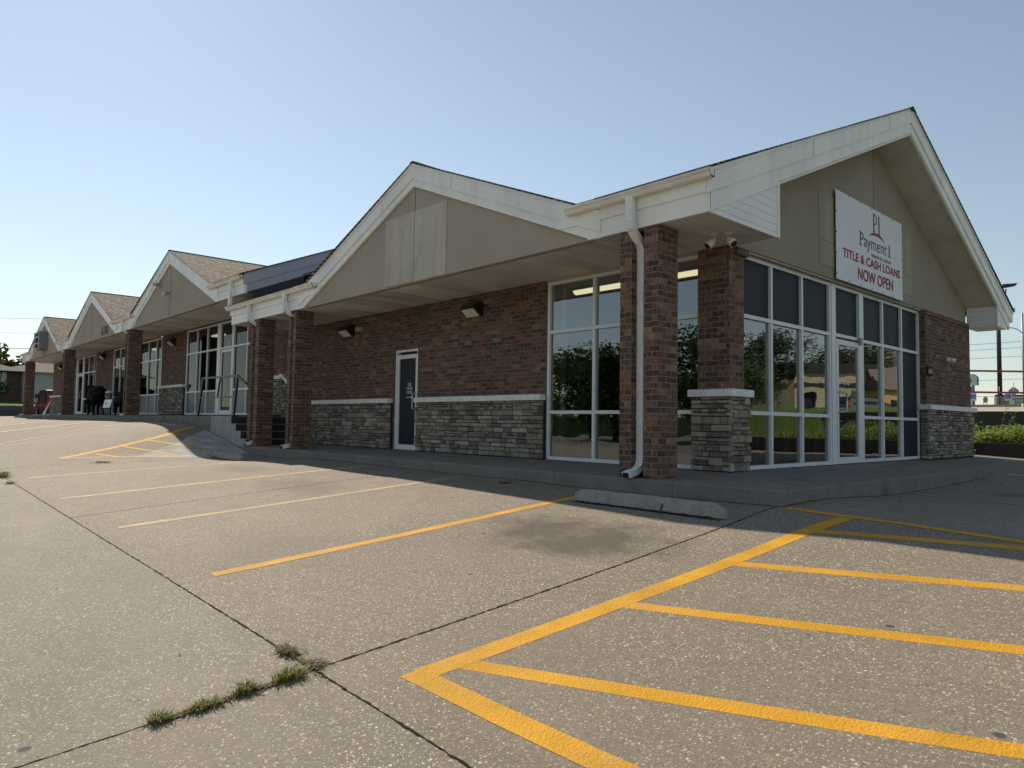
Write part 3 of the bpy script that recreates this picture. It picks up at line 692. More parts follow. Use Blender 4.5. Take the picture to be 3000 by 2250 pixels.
boxes('window_head', CREAM, lowb, (-.05, .075, .34, 7.42, 3.068, 3.125), (-3.48, -.45, -.04, .10, 3.068, 3.106))
# corner pier
m = MB(); m.box(-.44, .055, -.055, .335, 1.10, 3.10); m.box(-.06, .095, .10, .41, 3.0, 3.098); m.build('corner_pier', BRICK, lowb)
m = MB(); m.box(-.48, .09, -.09, .37, -.05, 1.02); w = m.build('stone_base', MORT, lowb)
stones('stone_facing', w, 'A', -.515, .115, .0, 1.02, -.09, seed=21); stones('stone_facing', w, 'B', -.11, .40, .0, 1.02, .09, seed=22)
m = MB(); m.rbox(-.54, .028, -.165, .42, 1.02, 1.12, .008); m.rbox(.032, .165, -.165, .42, 1.02, 1.12, .008); m.build('stone_cap', LEDGE, lowb)
# end wall
m = MB(); m.box(-.3, .12, 7.50, 10.52, -.2, 3.0); m.build('brick_wall', BRICK, lowb)
m = MB(); m.box(-.28, .145, 7.49, 10.53, 3.0, 3.095); m.build('brick_course', BRICK, lowb)
m = MB(); m.box(.1, .155, 7.46, 10.5, -.05, 1.02); m.box(-.2, .13, 7.455, 7.52, -.05, 1.02); w = m.build('stone_base', MORT, lowb)
stones('stone_facing', w, 'B', 7.43, 10.53, .0, 1.02, .155, seed=31); stones('stone_facing', w, 'A', .02, .185, .0, 1.02, 7.458, seed=32)
m = MB(); z = 7.40
for n in (7.56, 8.42, 10.56): m.rbox(-.0, .245, z+.004, n-.002, 1.02, 1.12, .008); z = n
m.build('stone_cap', LEDGE, lowb)
# gable wall on the end, soffits, returns
zi = lambda y: Z0+.4255*(y+1.6) if y < 4.94 else 5.89-.447*(y-4.94)
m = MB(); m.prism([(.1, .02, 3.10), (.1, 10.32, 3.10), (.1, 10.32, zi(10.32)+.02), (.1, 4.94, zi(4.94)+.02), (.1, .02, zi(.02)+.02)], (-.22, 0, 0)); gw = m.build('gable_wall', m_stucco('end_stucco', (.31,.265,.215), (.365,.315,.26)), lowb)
m = MB(); m.box(.098, .1025, 4.90, 4.915, 4.66, zi(4.9)); m.build('control_joint', CRACKL, gw)
boxes('sheathing_patch', PATCHB, gw, *[(.099, .108, a, b, c, d) for a, b in ((2.62, 3.3), (6.0, 6.82)) for c, d in ((3.28, 3.68), (3.69, 4.50))])
m = MB(); m.prism([(-13.7, -1.545, 3.109), (.70, -1.545, 3.109), (.70, .055, 3.109), (.098, .055, 3.109), (.098, .018, 3.109), (-13.7, .018, 3.109)], (0, 0, .04)); m.build('soffit', SOFF, lowb)
m = MB()
for s, (ya, yb) in ((1, (.06, 4.94)), (-1, (4.94, 10.4))):
    m.prism([(.09, ya, zi(ya)+.02), (.74, ya, zi(ya)+.02), (.74, yb, zi(min(yb, 4.94) if s > 0 else yb)+.02), (.09, yb, zi(min(yb, 4.94) if s > 0 else yb)+.02)], (0, 0, .03))
m.build('rake_soffit', SLOPES, lowb)
m = MB(); m.prism([(.712, -1.58, 3.112), (.712, .055, 3.112), (.712, .055, zi(.055)+.05), (.712, -1.58, 3.20)], (-.03, 0, 0)); m.build('boxed_return', SIDE, lowb)
m = MB(); m.prism([(.10, .06, 3.112), (.68, .06, 3.112), (.68, .06, zi(.05)+.05), (.10, .06, zi(.05)+.05)], (0, .012, 0)); m.build('return_back', SIDE, lowb)
boxes('corner_trim', WHITE, lowb, (.712, .728, .02, .075, 3.10, zi(.05)+.04), (.705, .722, -1.58, .018, 3.095, 3.111))
m = MB(); m.box(.10, .70, 10.405, 10.43, 3.0, zi(10.4)+.05); m.build('boxed_return', SIDE, lowb)
m = MB(); m.prism([(.715, 10.40, 3.0), (.715, 11.24, 3.0), (.715, 11.30, 3.16), (.715, 10.40, zi(10.4)+.05)], (-.025, 0, 0)); m.box(.705, .722, 10.39, 10.47, 3.0, zi(10.44)); m.build('return_face', WHITE, lowb)
m = MB(); m.box(.10, .70, 10.43, 11.22, 2.995, 3.012); m.build('return_soffit', SOFF, lowb)
for s in (-1, 1):
    yc = 4.94; E = 6.54
    def Q(dy, off, x): return (x, yc+s*dy, Z0+.4255*E+off-(.4255 if s < 0 else .447)*dy)
    m = MB()
    if s < 0:
        m.prism([Q(0, 0, .73), Q(E, 0, .73), Q(E, .23, .73), Q(0, .23, .73)], (-.04, 0, 0))
        m.prism([Q(0, .225, .752), Q(E+.02, .225, .752), Q(E+.02, .51, .752), Q(0, .51, .752)], (-.06, 0, 0))
    else:
        m.prism([Q(0, 0, .73), Q(E-.1, 0, .73), Q(E-.1, .23, .73), Q(0, .23, .73)], (-.04, 0, 0))
        m.prism([Q(0, .225, .752), (.752, 11.46, 3.20), (.752, 11.60, 3.20), (.752, 11.60, 3.44), Q(0, .51, .752)], (-.06, 0, 0))
    m.prism([Q(0, .47, .77), Q(E+.1, .47, .77), Q(E+.1, .512, .77), Q(0, .512, .77)], (-.08, 0, 0))
    m.build('rake_board', WHITE, lowb)
for dy in (3.92, 1.04):
    y = 4.94-dy; z = Z0+.4255*(6.54-dy); boxes('board_seam', CRACKL, lowb, (.7525, .7545, y-.003, y+.003, z+.23, z+.47))
boxes('board_seam', CRACKL, lowb, (.7305, .7335, -1.6045, -1.6005, 3.11, 3.33))
eave(lowb, -1.16, .688, Z0, xl=.5, xr=0.0); eave(lowb, -13.70, -9.54, Z0, xr=.5)
boxes('end_fascia', WHITE, lowb, (-13.745, -13.703, -1.598, -.1, Z0-.003, Z0+.235), (-13.80, -13.704, -1.62, -.1, Z0+.236, Z0+.49))
gutter(lowb, -1.47, .80, 3.478); gutter(lowb, -13.86, -8.93, 3.478)
g1 = gable(lowb, -5.35, Z0)
boxes('sheathing_patch', PATCH, [c for c in lowb.children if c.name.startswith('gable_wall') and len(c.data.vertices) == 6][0], (-6.30, -5.358, -1.560, -1.5505, 3.135, 4.405), (-5.342, -4.40, -1.560, -1.5505, 3.125, 4.40))
roofs(lowb, -13.6, .79, 3.585, [-5.35])
boxes('rear_gutter', GUT, lowb, (-13, .78, 11.6, 11.73, 3.46, 3.56))
column(lowb, -.02, .595, .415, -.08, 3.10, (-.43, -.235)); column(lowb, -9.966, .373, .43, -.08, 3.10, (-10.205, -10.10)); column(lowb, -11.987, .57, .41, -.08, 3.10, (-12.36, -12.20))
downspout(lowb, -.365, 3.50, 3.20, -.05, xs=-.378); downspout(lowb, -10.34, 3.5, 3.22, -.05, xs=-10.20); downspout(lowb, -12.39, 3.5, 3.22, -.05, xs=-12.28)
# interior
INT = plain('interior_wall', (.16,.155,.145), .9, .1, 0, .1, 1); CEIL = plain('ceiling_tile', (.30,.30,.285), .9, .1, 0, .06, 2); FLR = plain('carpet', (.10,.095,.085), .95, .1, 0, .15, 3)
boxes('inner_wall', INT, lowb, (-9.5, -.12, 8.0, 8.1, 0, 3.3), (-9.5, -9.4, .3, 8, 0, 3.3), (-9.4, -3.5, .26, .30, 0, 3.2))
m = MB(); m.box(-9.4, -.14, .28, 8, 3.10, 3.2); m.build('ceiling', CEIL, lowb)
m = MB(); m.box(-9.4, -.13, .14, 8, -.15, .012); m.build('inner_floor', FLR, lowb)
boxes('inner_jamb', plain('inner_frame', (.35,.36,.36), .5), lowb, (-.18, -.125, 1.0, 1.06, 0.0, 3.05), (-.18, -.125, 1.95, 2.03, 0, 3.05), (-.18, -.125, 3.0, 3.08, 0, 3.05), (-3.3, -3.24, .12, .2, 0, 3.05))
LAMP = m_emit('tube_light', (1, .86, .52), 2.1)
k = 0
for y in (.9, 5.6):
    for x in (-3.05, -1.35, -5.6):
        t = MB(); t.box(x-.62, x+.62, y-.11, y+.11, 3.06, 3.098); q = t.build('ceiling_light', plain('fixture_white', (.6,.6,.58), .5) if 'fixture_white' not in bpy.data.materials else bpy.data.materials['fixture_white'], lowb)
        t = MB(); t.loft([[(x-.60, y+math.cos(a)*.09, 3.06+math.sin(a)*.07) for a in np.linspace(math.pi, 2*math.pi, 7)], [(x+.60, y+math.cos(a)*.09, 3.06+math.sin(a)*.07) for a in np.linspace(math.pi, 2*math.pi, 7)]]); t.build('diffuser', LAMP, q)

# ------------------------------------------------------------------ upper building
DZ = .765; z1 = Z0+DZ
boxes('brick_wall', BRICK, upb, *[(a, b, 0, .25, .3, z1+.1) for a, b in ((-16.0, -13.88), (-25.19, -22.25), (-36.0, -32.6), (-46.8, -40.45))], (-13.98, -13.88, .25, 10.3, .2, z1+.1), (-47.0, -46.8, 0, 10.3, .3, z1+.1))
for k, (a, b) in enumerate(((-16.0, -13.9), (-25.16, -22.28), (-36.0, -32.62), (-47.05, -43.85))):
    m = MB(); m.box(a, b, -.045, -.001, .6, 1.76); w = m.build('stone_base', MORT, upb)
    stones('stone_facing', w, 'A', a, b, .74, 1.76, -.045, seed=51+k)
    m = MB(); m.rbox(a-.03, b+.03, -.135, .01, 1.76, 1.86, .006); m.build('stone_cap', LEDGE, upb)
UZ2 = [.74, 1.55, 2.95, 3.82]
window(upb, 'A', 0, [-22.2, -21.15, -20.12, -19.15], UZ2, GLASSU, dark=((0, 0), (1, 0), (2, 0)), dmat=FROST); window(upb, 'A', 0, [-17.72, -16.64, -16.03], UZ2, GLASSU, dark=((0, 0), (1, 0)), dmat=FROST)
m = MB(); frame_grid(m, 'A', -.01, [-18.98, -17.80], [.74, 2.95, 3.82], thick={-18.98: .26, -17.80: .12}); fr = m.build('door_frame', ALU, upb)
g = MB(); pane(g, 'A', 0, -18.85, -17.86, 2.95, 3.8); g.build('pane', GLASSU, fr, fix=False)
door(upb, 'A', .02, -18.85, -17.87, .74, 2.16, GLASSU)
window(upb, 'A', 0, [-28.2, -27.0, -25.9, -25.22], UZ2, GLASSU, dark=((0, 0), (1, 0), (2, 0)), dmat=FROST); window(upb, 'A', 0, [-32.57, -31.45, -30.35, -29.3, -28.2], UZ2, GLASSU)
m = MB(); frame_grid(m, 'A', -.01, [-40.3, -38.85], [.74, 2.95, 3.82], thick={-40.3: .26, -38.85: .2}); fr = m.build('door_frame', ALU, upb)
g = MB(); pane(g, 'A', 0, -40.2, -38.95, 2.95, 3.8); g.build('pane', GLASSU, fr, fix=False)
door(upb, 'A', .02, -40.17, -38.97, .74, 2.16, GLASSU)
window(upb, 'A', 0, [-38.7, -37.6, -36.5, -36.03], UZ2, GLASSU)
m = MB(); m.box(-46.7, -14, 4.0, 4.1, .7, 3.9); m.build('inner_wall', INT, upb)
m = MB(); m.box(-46.7, -14, .26, 4, 3.86, 3.92); m.build('ceiling', CEIL, upb)
m = MB(); m.box(-46.7, -14, .14, 4, .5, .745); m.build('inner_floor', FLR, upb)
LAMP2 = m_emit('shop_light', (1, .93, .8), 1.6)
for x in (-24.0+1.3, -27.2, -30.8): 
    m = MB(); m.box(x-.5, x+.5, 1.2, 1.4, 3.80, 3.855); m.build('ceiling_light', LAMP2, upb)
boxes('soffit', SOFF, upb, (-47.0, -13.0, -1.545, .02, z1+.002, z1+.04))
for a, b, l, r in ((-15.02, -12.99, .5, 0), (-25.62, -23.43, .5, .5), (-36.47, -34.08, .5, .5), (-47.1, -44.93, 0, .5)):
    eave(upb, a, b, z1, xl=l, xr=r)
for a, b in ((-15.3, -12.98), (-26.0, -23.1), (-36.9, -33.9), (-47.25, -44.6)): gutter(upb, a, b, z1+.372)
CX = [-19.2, -29.85, -40.7]
for c in CX: gable(upb, c, z1)
zr = roofs(upb, -47.2, -12.88, 3.585+DZ, CX)
for x in (-23.77, -35.08, -46.05): column(upb, x, .46, .46, .6, z1, (x-.34, x-.20))
for x, a, b in ((-24.1, z1+.39, .66), (-35.4, z1+.39, .66), (-46.4, z1+.39, .62)): downspout(upb, x-.15, a, z1+.1, b, xs=x)
m = MB(); m.rtube([(-13.66, -1.69, z1+.40), (-13.66, -1.69, z1+.1), (-13.66, -1.69, 3.56)], .10, .075); m.build('downspout', DSP, upb)
# right hand gable end of the upper building, above the lower roof
zu = lambda y: z1+.4255*((y+1.6) if y < 4.94 else (11.48-y))
m = MB(); m.prism([(-13.55, -.0, z1-.8), (-13.55, 10.3, z1-.8), (-13.55, 10.3, zu(10.3)+.02), (-13.55, 4.94, zu(4.94)+.02), (-13.55, -.0, zu(0)+.02)], (-.25, 0, 0)); m.build('gable_end', DKSID, upb)
for s in (-1, 1):
    E = 6.54
    def Q(dy, off, x): return (x, 4.94+s*dy, z1+.4255*E+off-.4255*dy)
    m = MB(); m.prism([Q(0, 0, -12.97), Q(E, 0, -12.97), Q(E, .23, -12.97), Q(0, .23, -12.97)], (-.04, 0, 0))
    m.prism([Q(0, .225, -12.945), Q(E+.02, .225, -12.945), Q(E+.02, .51, -12.945), Q(0, .51, -12.945)], (-.06, 0, 0)); m.build('rake_board', GREYTRIM, upb)
m = MB()
for (ya, yb) in ((-.0, 4.94), (4.94, 10.4)): m.prism([(-13.6, ya, zu(ya)+.02), (-12.96, ya, zu(ya)+.02), (-12.96, yb, zu(yb)+.02), (-13.6, yb, zu(yb)+.02)], (0, 0, .03))
m.prism([(-12.98, -1.58, z1+.005), (-12.98, .05, z1+.005), (-12.98, .05, zu(.05)+.05), (-12.98, -1.58, z1+.1)], (-.03, 0, 0)); m.build('end_soffit', DKSID, upb)
m = MB(); m.box(-13.0, -12.955, -1.601, -1.53, z1-.002, z1+.23); m.build('corner_trim', WHITE, upb)
m = MB(); m.prism([(-47.0, 0, 3.5), (-47.0, 10.3, 3.5), (-47.0, 10.3, zu(10.3)), (-47.0, 4.94, zu(4.94)), (-47.0, 0, zu(0))], (.2, 0, 0)); m.build('gable_end', SIDE, upb)
# brick rear wall of both
m = MB(); m.box(-13.8, .05, 10.3, 10.5, -.2, 3.2); m.build('rear_wall', BRICK, lowb)
m = MB(); m.box(-47, -13.9, 10.3, 10.5, .0, 4.0); m.build('rear_wall', BRICK, upb)
# ------------------------------------------------------------------ lettering
def text(s, size, face, at, u, v, mat, parent, name='lettering', sx=1.0, bold=0.0, align='CENTER', depth=.001, spacing=1.0, width=None):
    cu = bpy.data.curves.new('tmp', 'FONT'); cu.body = s; cu.size = size; cu.align_x = align; cu.extrude = depth; cu.offset = bold; cu.space_character = spacing
    t = bpy.data.objects.new('tmp', cu); COL.objects.link(t); bpy.context.view_layer.update()
    me = bpy.data.meshes.new_from_object(t.evaluated_get(bpy.context.evaluated_depsgraph_get())); bpy.data.objects.remove(t); bpy.data.curves.remove(cu)
    off = wloc(parent) if parent is not None else Vector((0, 0, 0))
    if width: X_ = [q.co.x for q in me.vertices]; sx = width/(max(X_)-min(X_))
    for q in me.vertices:
        a, b, c = q.co.x*sx, q.co.y, q.co.z
        q.co = (Vector((u+a, at-c, v+b)) if face == 'A' else Vector((at+c, u+a, v+b)))-off
    me.materials.clear(); me.materials.append(mat); me.name = name
    o = bpy.data.objects.new(name, me); COL.objects.link(o); o.parent = parent
    return o
WTXT = plain('white_vinyl', (.75,.75,.75), .5, .3, 0, .03); RTXT = plain('red_print', (.33,.028,.055), .6, .2, 0, .05); DTXT = plain('charcoal_print', (.045,.055,.075), .6, .2, 0, .05)
# door decal
for s, z, w in (('USE', 1.392, .125), ('OTHER', 1.305, .225), ('DOOR', 1.218, .205)): text(s, .092, 'A', .056, -7.77, z, WTXT, d1, width=w, bold=.001)
m = MB(); m.box(-7.885, -7.69, .052, .055, 1.134, 1.146); m.prism([(-7.71, .052, 1.112), (-7.655, .052, 1.140), (-7.71, .052, 1.168)], (0, .003, 0)); m.build('arrow_decal', WTXT, d1)
m = MB(); m.box(-7.50, -7.47, .02, .034, 2.10, 2.13); m.build('closer_screw', BLACK, d1)
text('Open Hours', .075, 'B', .0, 3.87, 1.36, WTXT, d2, sx=.7); text('9am-5pm', .075, 'B', .0, 3.87, 1.20, WTXT, d2, sx=.7)
# ------------------------------------------------------------------ banner
ban = empty('banner', (.13, 4.65, 3.86), 'white vinyl banner with red and grey lettering nailed over the end windows', 'banner')
def ban_x(y, z): 
    k = min(max((y-5.65)/.4, 0), 1)*min(max((3.5-z)/.3, 0), 1)
    return .1495+.0006*math.sin(y*5+z*2)+(.010*math.sin((y-z)*9)-.004)*k
m = MB(); ny, nz = 44, 24; y0, y1, za, zb = 3.15, 6.16, 3.105, 4.625
for i in range(ny):
    for j in range(nz):
        q = lambda a, b: (ban_x(y0+(y1-y0)*a/ny, za+(zb-za)*b/nz), y0+(y1-y0)*a/ny, za+(zb-za)*b/nz)
        m.poly([q(i, j), q(i+1, j), q(i+1, j+1), q(i, j+1)], True)
VIN = plain('banner_vinyl', (.74,.745,.78), .5, .35, 0, .03, 2); m.build('sheet', VIN, ban, fix=False)
for y, z in [(3.15+i*.5, 4.60) for i in range(1, 6)]+[(3.15+i*.5, 3.13) for i in range(1, 6)]+[(yy, 3.2+k*.35) for yy in (3.17, 6.14) for k in range(4)]:
    m = MB(); m.tube([(.135, y, z), (.160, y, z)], .010, 8); m.build('grommet', BLACK, ban)
BX = .1525
text('Payment', .345, 'B', BX, 4.735, 3.852, DTXT, ban, width=1.22, bold=-.002); text('1', .345, 'B', BX, 5.495, 3.852, RTXT, ban, width=.045)
for a, b, c in ((4.10, 4.22, 3.850), (4.10, 4.18, 4.088), (5.44, 5.55, 3.850)):
    m = MB(); m.box(BX-.002, BX+.003, a, b, c, c+.010); m.build('serif', RTXT if a > 5 else DTXT, ban)
text('FINANCIAL GROUP', .082, 'B', BX, 5.10, 3.722, DTXT, ban, width=.94, spacing=1.1)
text('TITLE & CASH LOANS', .215, 'B', BX, 4.72, 3.525, RTXT, ban, width=2.62, bold=.0045); text('NOW OPEN', .285, 'B', BX, 4.845, 3.232, RTXT, ban, width=1.63, bold=.006)
# emblem: tall P and 1 standing on a red arc
em = MB()
def bar(a, b, c, d): em.box(BX-.002, BX+.003, a, b, c, d)
bar(4.745, 4.785, 4.19, 4.53); bar(4.72, 4.81, 4.19, 4.20); bar(4.69, 4.80, 4.522, 4.532)
for k in range(14):
    a0 = -math.pi/2+math.pi*k/14; a1 = -math.pi/2+math.pi*(k+1)/14
    cy, cz, ro, ri = 4.80, 4.435, .097, .078
    P = lambda r, a: (BX-.002, cy+r*math.cos(a)*1.1, cz+r*math.sin(a))
    em.prism([P(ro, a0), P(ro, a1), P(ri, a1), P(ri, a0)], (.005, 0, 0))
bar(4.985, 5.025, 4.19, 4.53); bar(4.96, 5.05, 4.19, 4.20); bar(4.95, 4.99, 4.515, 4.525)
em.build('emblem', DTXT, ban)
ar = MB()
for k in range(16):
    t0, t1 = k/16, (k+1)/16
    def Q(t, o): 
        a = math.pi*(.93-.86*t); w = .024*math.sin(math.pi*t)
        return (BX-.002, 4.89+.36*math.cos(a), 4.05+.115*math.sin(a)+w*o)
    ar.prism([Q(t0, -1), Q(t1, -1), Q(t1, 1), Q(t0, 1)], (.005, 0, 0))
ar.build('emblem_arc', RTXT, ban)
# ------------------------------------------------------------------ numbers
np_ = empty('number_plate', (.125, 7.68, 1.82), 'small black plate with white numerals 610 on the end brick wall', 'sign')
m = MB(); m.box(.12, .145, 7.515, 7.87, 1.735, 1.91); m.build('plate', plain('black_plate', (.012,.013,.015), .7, .1), np_); text('610', .15, 'B', .148, 7.69, 1.77, WTXT, np_, width=.22)
n6 = tag(text('630', .52, 'A', -1.565, -27.5, 3.98, plain('numeral_bronze', (.05,.045,.04), .5), None, 'building_number', width=1.1, bold=-.004, depth=.008), 'large dark numerals 630 on the middle beige gable', 'sign')
text('630', .20, 'A', .03, -18.15, 3.02, WTXT, [c for c in upb.children if c.name.startswith('door')][0], sx=.9)
# ------------------------------------------------------------------ wall lights
LENS = plain('lamp_lens', (.75,.72,.62), .3, .4, 0, .05)
def wall_light(x, z, label, y=0):
    e = empty('wall_light', (x, y, z), label, 'wall light', 'wedge lights along the shop walls')
    m = MB(); m.prism([(x-.21, y, z-.13), (x-.21, y, z+.14), (x-.21, y-.12, z+.14), (x-.21, y-.25, z+.03), (x-.21, y-.22, z-.0), (x-.21, y-.08, z-.13)], (.42, 0, 0)); m.build('housing', plain('bronze_housing', (.025,.022,.02), .45, .4) if 'bronze_housing' not in bpy.data.materials else bpy.data.materials['bronze_housing'], e)
    m = MB(); m.prism([(x-.185, y-.075, z-.133), (x-.185, y-.222, z-.01), (x-.185, y-.226, z-.018), (x-.185, y-.077, z-.142)], (.37, 0, 0)); m.build('lens', LENS, e)
    m = MB(); m.box(x-.20, x-.06, y-.235, y-.10, z-.03, z-.001)
    return e
wall_light(-5.45, 2.80, 'black wedge wall light right of the arrow-marked door'); wall_light(-10.3, 2.80, 'black wedge wall light at the far end beside the small camera')
wall_light(-23.7, 3.52, 'black wedge light on the brick pier between the nearest upper shopfronts'); wall_light(-34.3, 3.6, 'black wedge light on the brick pier above the cow statues'); wall_light(-44.4, 3.55, 'black wedge light on the farthest brick pier of the row')
CAMW = plain('camera_white', (.70,.69,.66), .4, .4)
def camera_dome(x, y, z, face, label):
    e = empty('security_camera', (x, y, z), label, 'camera', 'security cameras on the walls')
    d = Vector((0, -1, 0)) if face == 'A' else Vector((1, 0, 0)); s = Vector((1, 0, 0)) if face == 'A' else Vector((0, 1, 0)); c = Vector((x, y, z))
    m = MB(); m.tube([c-d*.005, c+d*.05, c+d*.075], [.055, .053, .045], 14); m.build('base', CAMW, e)
    t = (d+s*.5-Vector((0, 0, .25))).normalized()
    m = MB(); m.tube([c+d*.06+s*.02, c+d*.06+t*.06, c+d*.06+t*.12], [.038, .048, .045], 14); m.build('body', CAMW, e)
    m = MB(); m.tube([c+d*.06+t*.118, c+d*.06+t*.124], [.034, .028], 12); m.build('lens', BLACK, e)
camera_dome(-9.75, 0, 2.80, 'A', 'small white camera on the brick beside the far wedge light'); camera_dome(.12, 8.80, 2.14, 'B', 'small white camera on the end brick wall above the number plate')
for k, (x, y, dx, dy, lb) in enumerate(((.20, -.66, -.35, -.55, 'white round soffit camera pointing down, nearer the column'), (.36, -.60, .65, -.10, 'white round soffit camera turned outwards, nearer the white siding'))):
    e = empty('soffit_camera', (x, y, 3.108), lb, 'camera', 'pair of cameras under the corner soffit')
    c = Vector((x, y, 3.108)); t = Vector((dx, dy, -.62)).normalized(); j = c+Vector((0, 0, -.07))
    m = MB(); m.tube([c, c-Vector((0, 0, .02)), c-Vector((0, 0, .026))], [.062, .06, .02], 14); m.tube([c-Vector((0, 0, .02)), j], .014, 8); m.build('mount', CAMW, e)
    m = MB(); m.tube([j-t*.02, j+t*.02, j+t*.08, j+t*.135], [.018, .040, .054, .056], 14); m.build('body', CAMW, e)
    m = MB(); m.tube([j+t*.133, j+t*.141], [.050, .044], 14); m.build('lens', BLACK, e)
for x, z, lb in ((-20.25, 5.08, 'small silver spotlight under the left slope of the nearest upper gable'), (-19.2, 4.64, 'small silver fixture in the middle of the nearest upper gable')):
    e = empty('gable_spotlight', (x, -1.55, z), lb, 'light', 'small fixtures on the upper gable')
    m = MB(); m.box(x-.05, x+.05, -1.60, -1.55, z-.06, z+.06); m.build('bracket', plain('silver', (.5,.5,.52), .35, .5, .6) if 'silver' not in bpy.data.materials else bpy.data.materials['silver'], e); m = MB(); m.tube([(x, -1.60, z), (x+.05, -1.78, z-.04)], [.05, .08], 12); m.build('head', bpy.data.materials['silver'], e)
# empty sign cabinet on the farthest gable
e = empty('sign_cabinet', (-40.7, -1.56, 4.2), 'grey empty sign cabinet with shelves on the farthest gable', 'sign cabinet')
GC = plain('cabinet_grey', (.22,.225,.24), .6, .3, 0, .08, 3)
m = MB(); X0, X1, Ya, Yb, Za, Zb = -41.35, -39.75, -1.95, -1.56, 4.22, 5.15
for b in ((X0, X0+.04, Ya, Yb, Za, Zb), (X1-.04, X1, Ya, Yb, Za, Zb), (X0+.04, X1-.04, Ya, Yb, Zb-.04, Zb), (X0+.04, X1-.04, Ya, Yb, Za, Za+.04), (X0+.04, X1-.04, Yb-.03, Yb, Za+.04, Zb-.04), (X0+.04, -40.9, Ya+.01, Ya+.04, Za+.04, Zb-.04), (-40.2, X1-.04, Ya+.01, Ya+.04, Za+.04, Zb-.04)): m.box(*b)
m.build('case', GC, e)
for z in (4.5, 4.85, 5.08): m = MB(); m.box(-41.0, -40.1, Ya-.02, Ya+.3, z, z+.035); m.build('shelf', CAMW, e)
m = MB(); m.box(X0, X1, Ya-.06, Ya, Za-.03, Za); m.build('sill', CAMW, e)
# ------------------------------------------------------------------ handrail on the landing
e = empty('handrail', (-14.2, -1.55, .69), 'black steel handrail leaning at the top of the concrete steps', 'handrail')
YH = -1.56
A0, A1, B0, B1 = Vector((-16.15, YH, .69)), Vector((-15.83, YH, 1.76)), Vector((-13.47, YH, .69)), Vector((-13.28, YH, 1.74))
for a, b in ((A0, A1), (B0, B1)): m = MB(); m.rtube([a, b], .065, .05); m.box(a.x-.1, a.x+.1, a.y-.07, a.y+.07, a.z-.008, a.z+.012); m.build('post', BLACK, e)
m = MB(); m.rtube([A1-Vector((.02,0,0)), B1+Vector((.03,0,.0))], .045, .05, (0, 1, 0)); m.rtube([B1, Vector((-12.55, YH, 1.44))], .045, .05, (0, 1, 0)); m.build('top_rail', BLACK, e)
m = MB(); m.rtube([A0.lerp(A1, .48), B0.lerp(B1, .47)], .035, .04, (0, 1, 0)); m.build('middle_rail', BLACK, e)
m = MB(); m.rtube([(-14.5, YH, 1.74), (-14.68, YH, 1.22)], .045, .035); m.build('brace', BLACK, e)
# ------------------------------------------------------------------ wheel stops
def wheel_stop(x0, x1, yc, label, seed, tilt=0):
    r = random.Random(seed); rings = []; n = 60; rc = []
    for i in range(n+1):
        t = i/n; x = x0+(x1-x0)*t; zz = float(gz(x, yc))-.004; end = min(t, 1-t)*(x1-x0); s = min(1, .55+end/.16*.45); h = .128*min(1, .62+end/.14*.38)
        prof = [(-.085, .012), (-.082, .03), (-.060, .085), (-.047, .118), (-.03, .128), (.03, .128), (.047, .118), (.060, .085), (.082, .02), (.085, 0)]
        rings.append([(x+r.uniform(-.004, .004), yc+p*s*1.05+tilt*(t-.5)+r.uniform(-.004, .004), zz+q*h/.128*1.16+r.uniform(-.0035, .0035)*(q > 0)) for p, q in prof])
    m = MB(); m.loft(rings, cap=True, smooth=False); return tag(m.build('wheel_stop', STOPM), label, 'wheel stop', 'concrete wheel stops')
ws = wheel_stop(-0.577, 1.413, -2.413, 'long pitted concrete wheel stop in front of the corner column', 3)
m = MB(); m.prism([(.682, -2.512, -.297), (.714, -2.512, -.297), (.719, -2.486, -.214), (.698, -2.483, -.203)], (0, .002, 0)); m.build('rust_streak', plain('rust', (.16,.05,.02), .9, .1), ws)
wheel_stop(-12.069, -10.294, -2.542, 'concrete wheel stop beside the hatched aisle near the steps', 4)
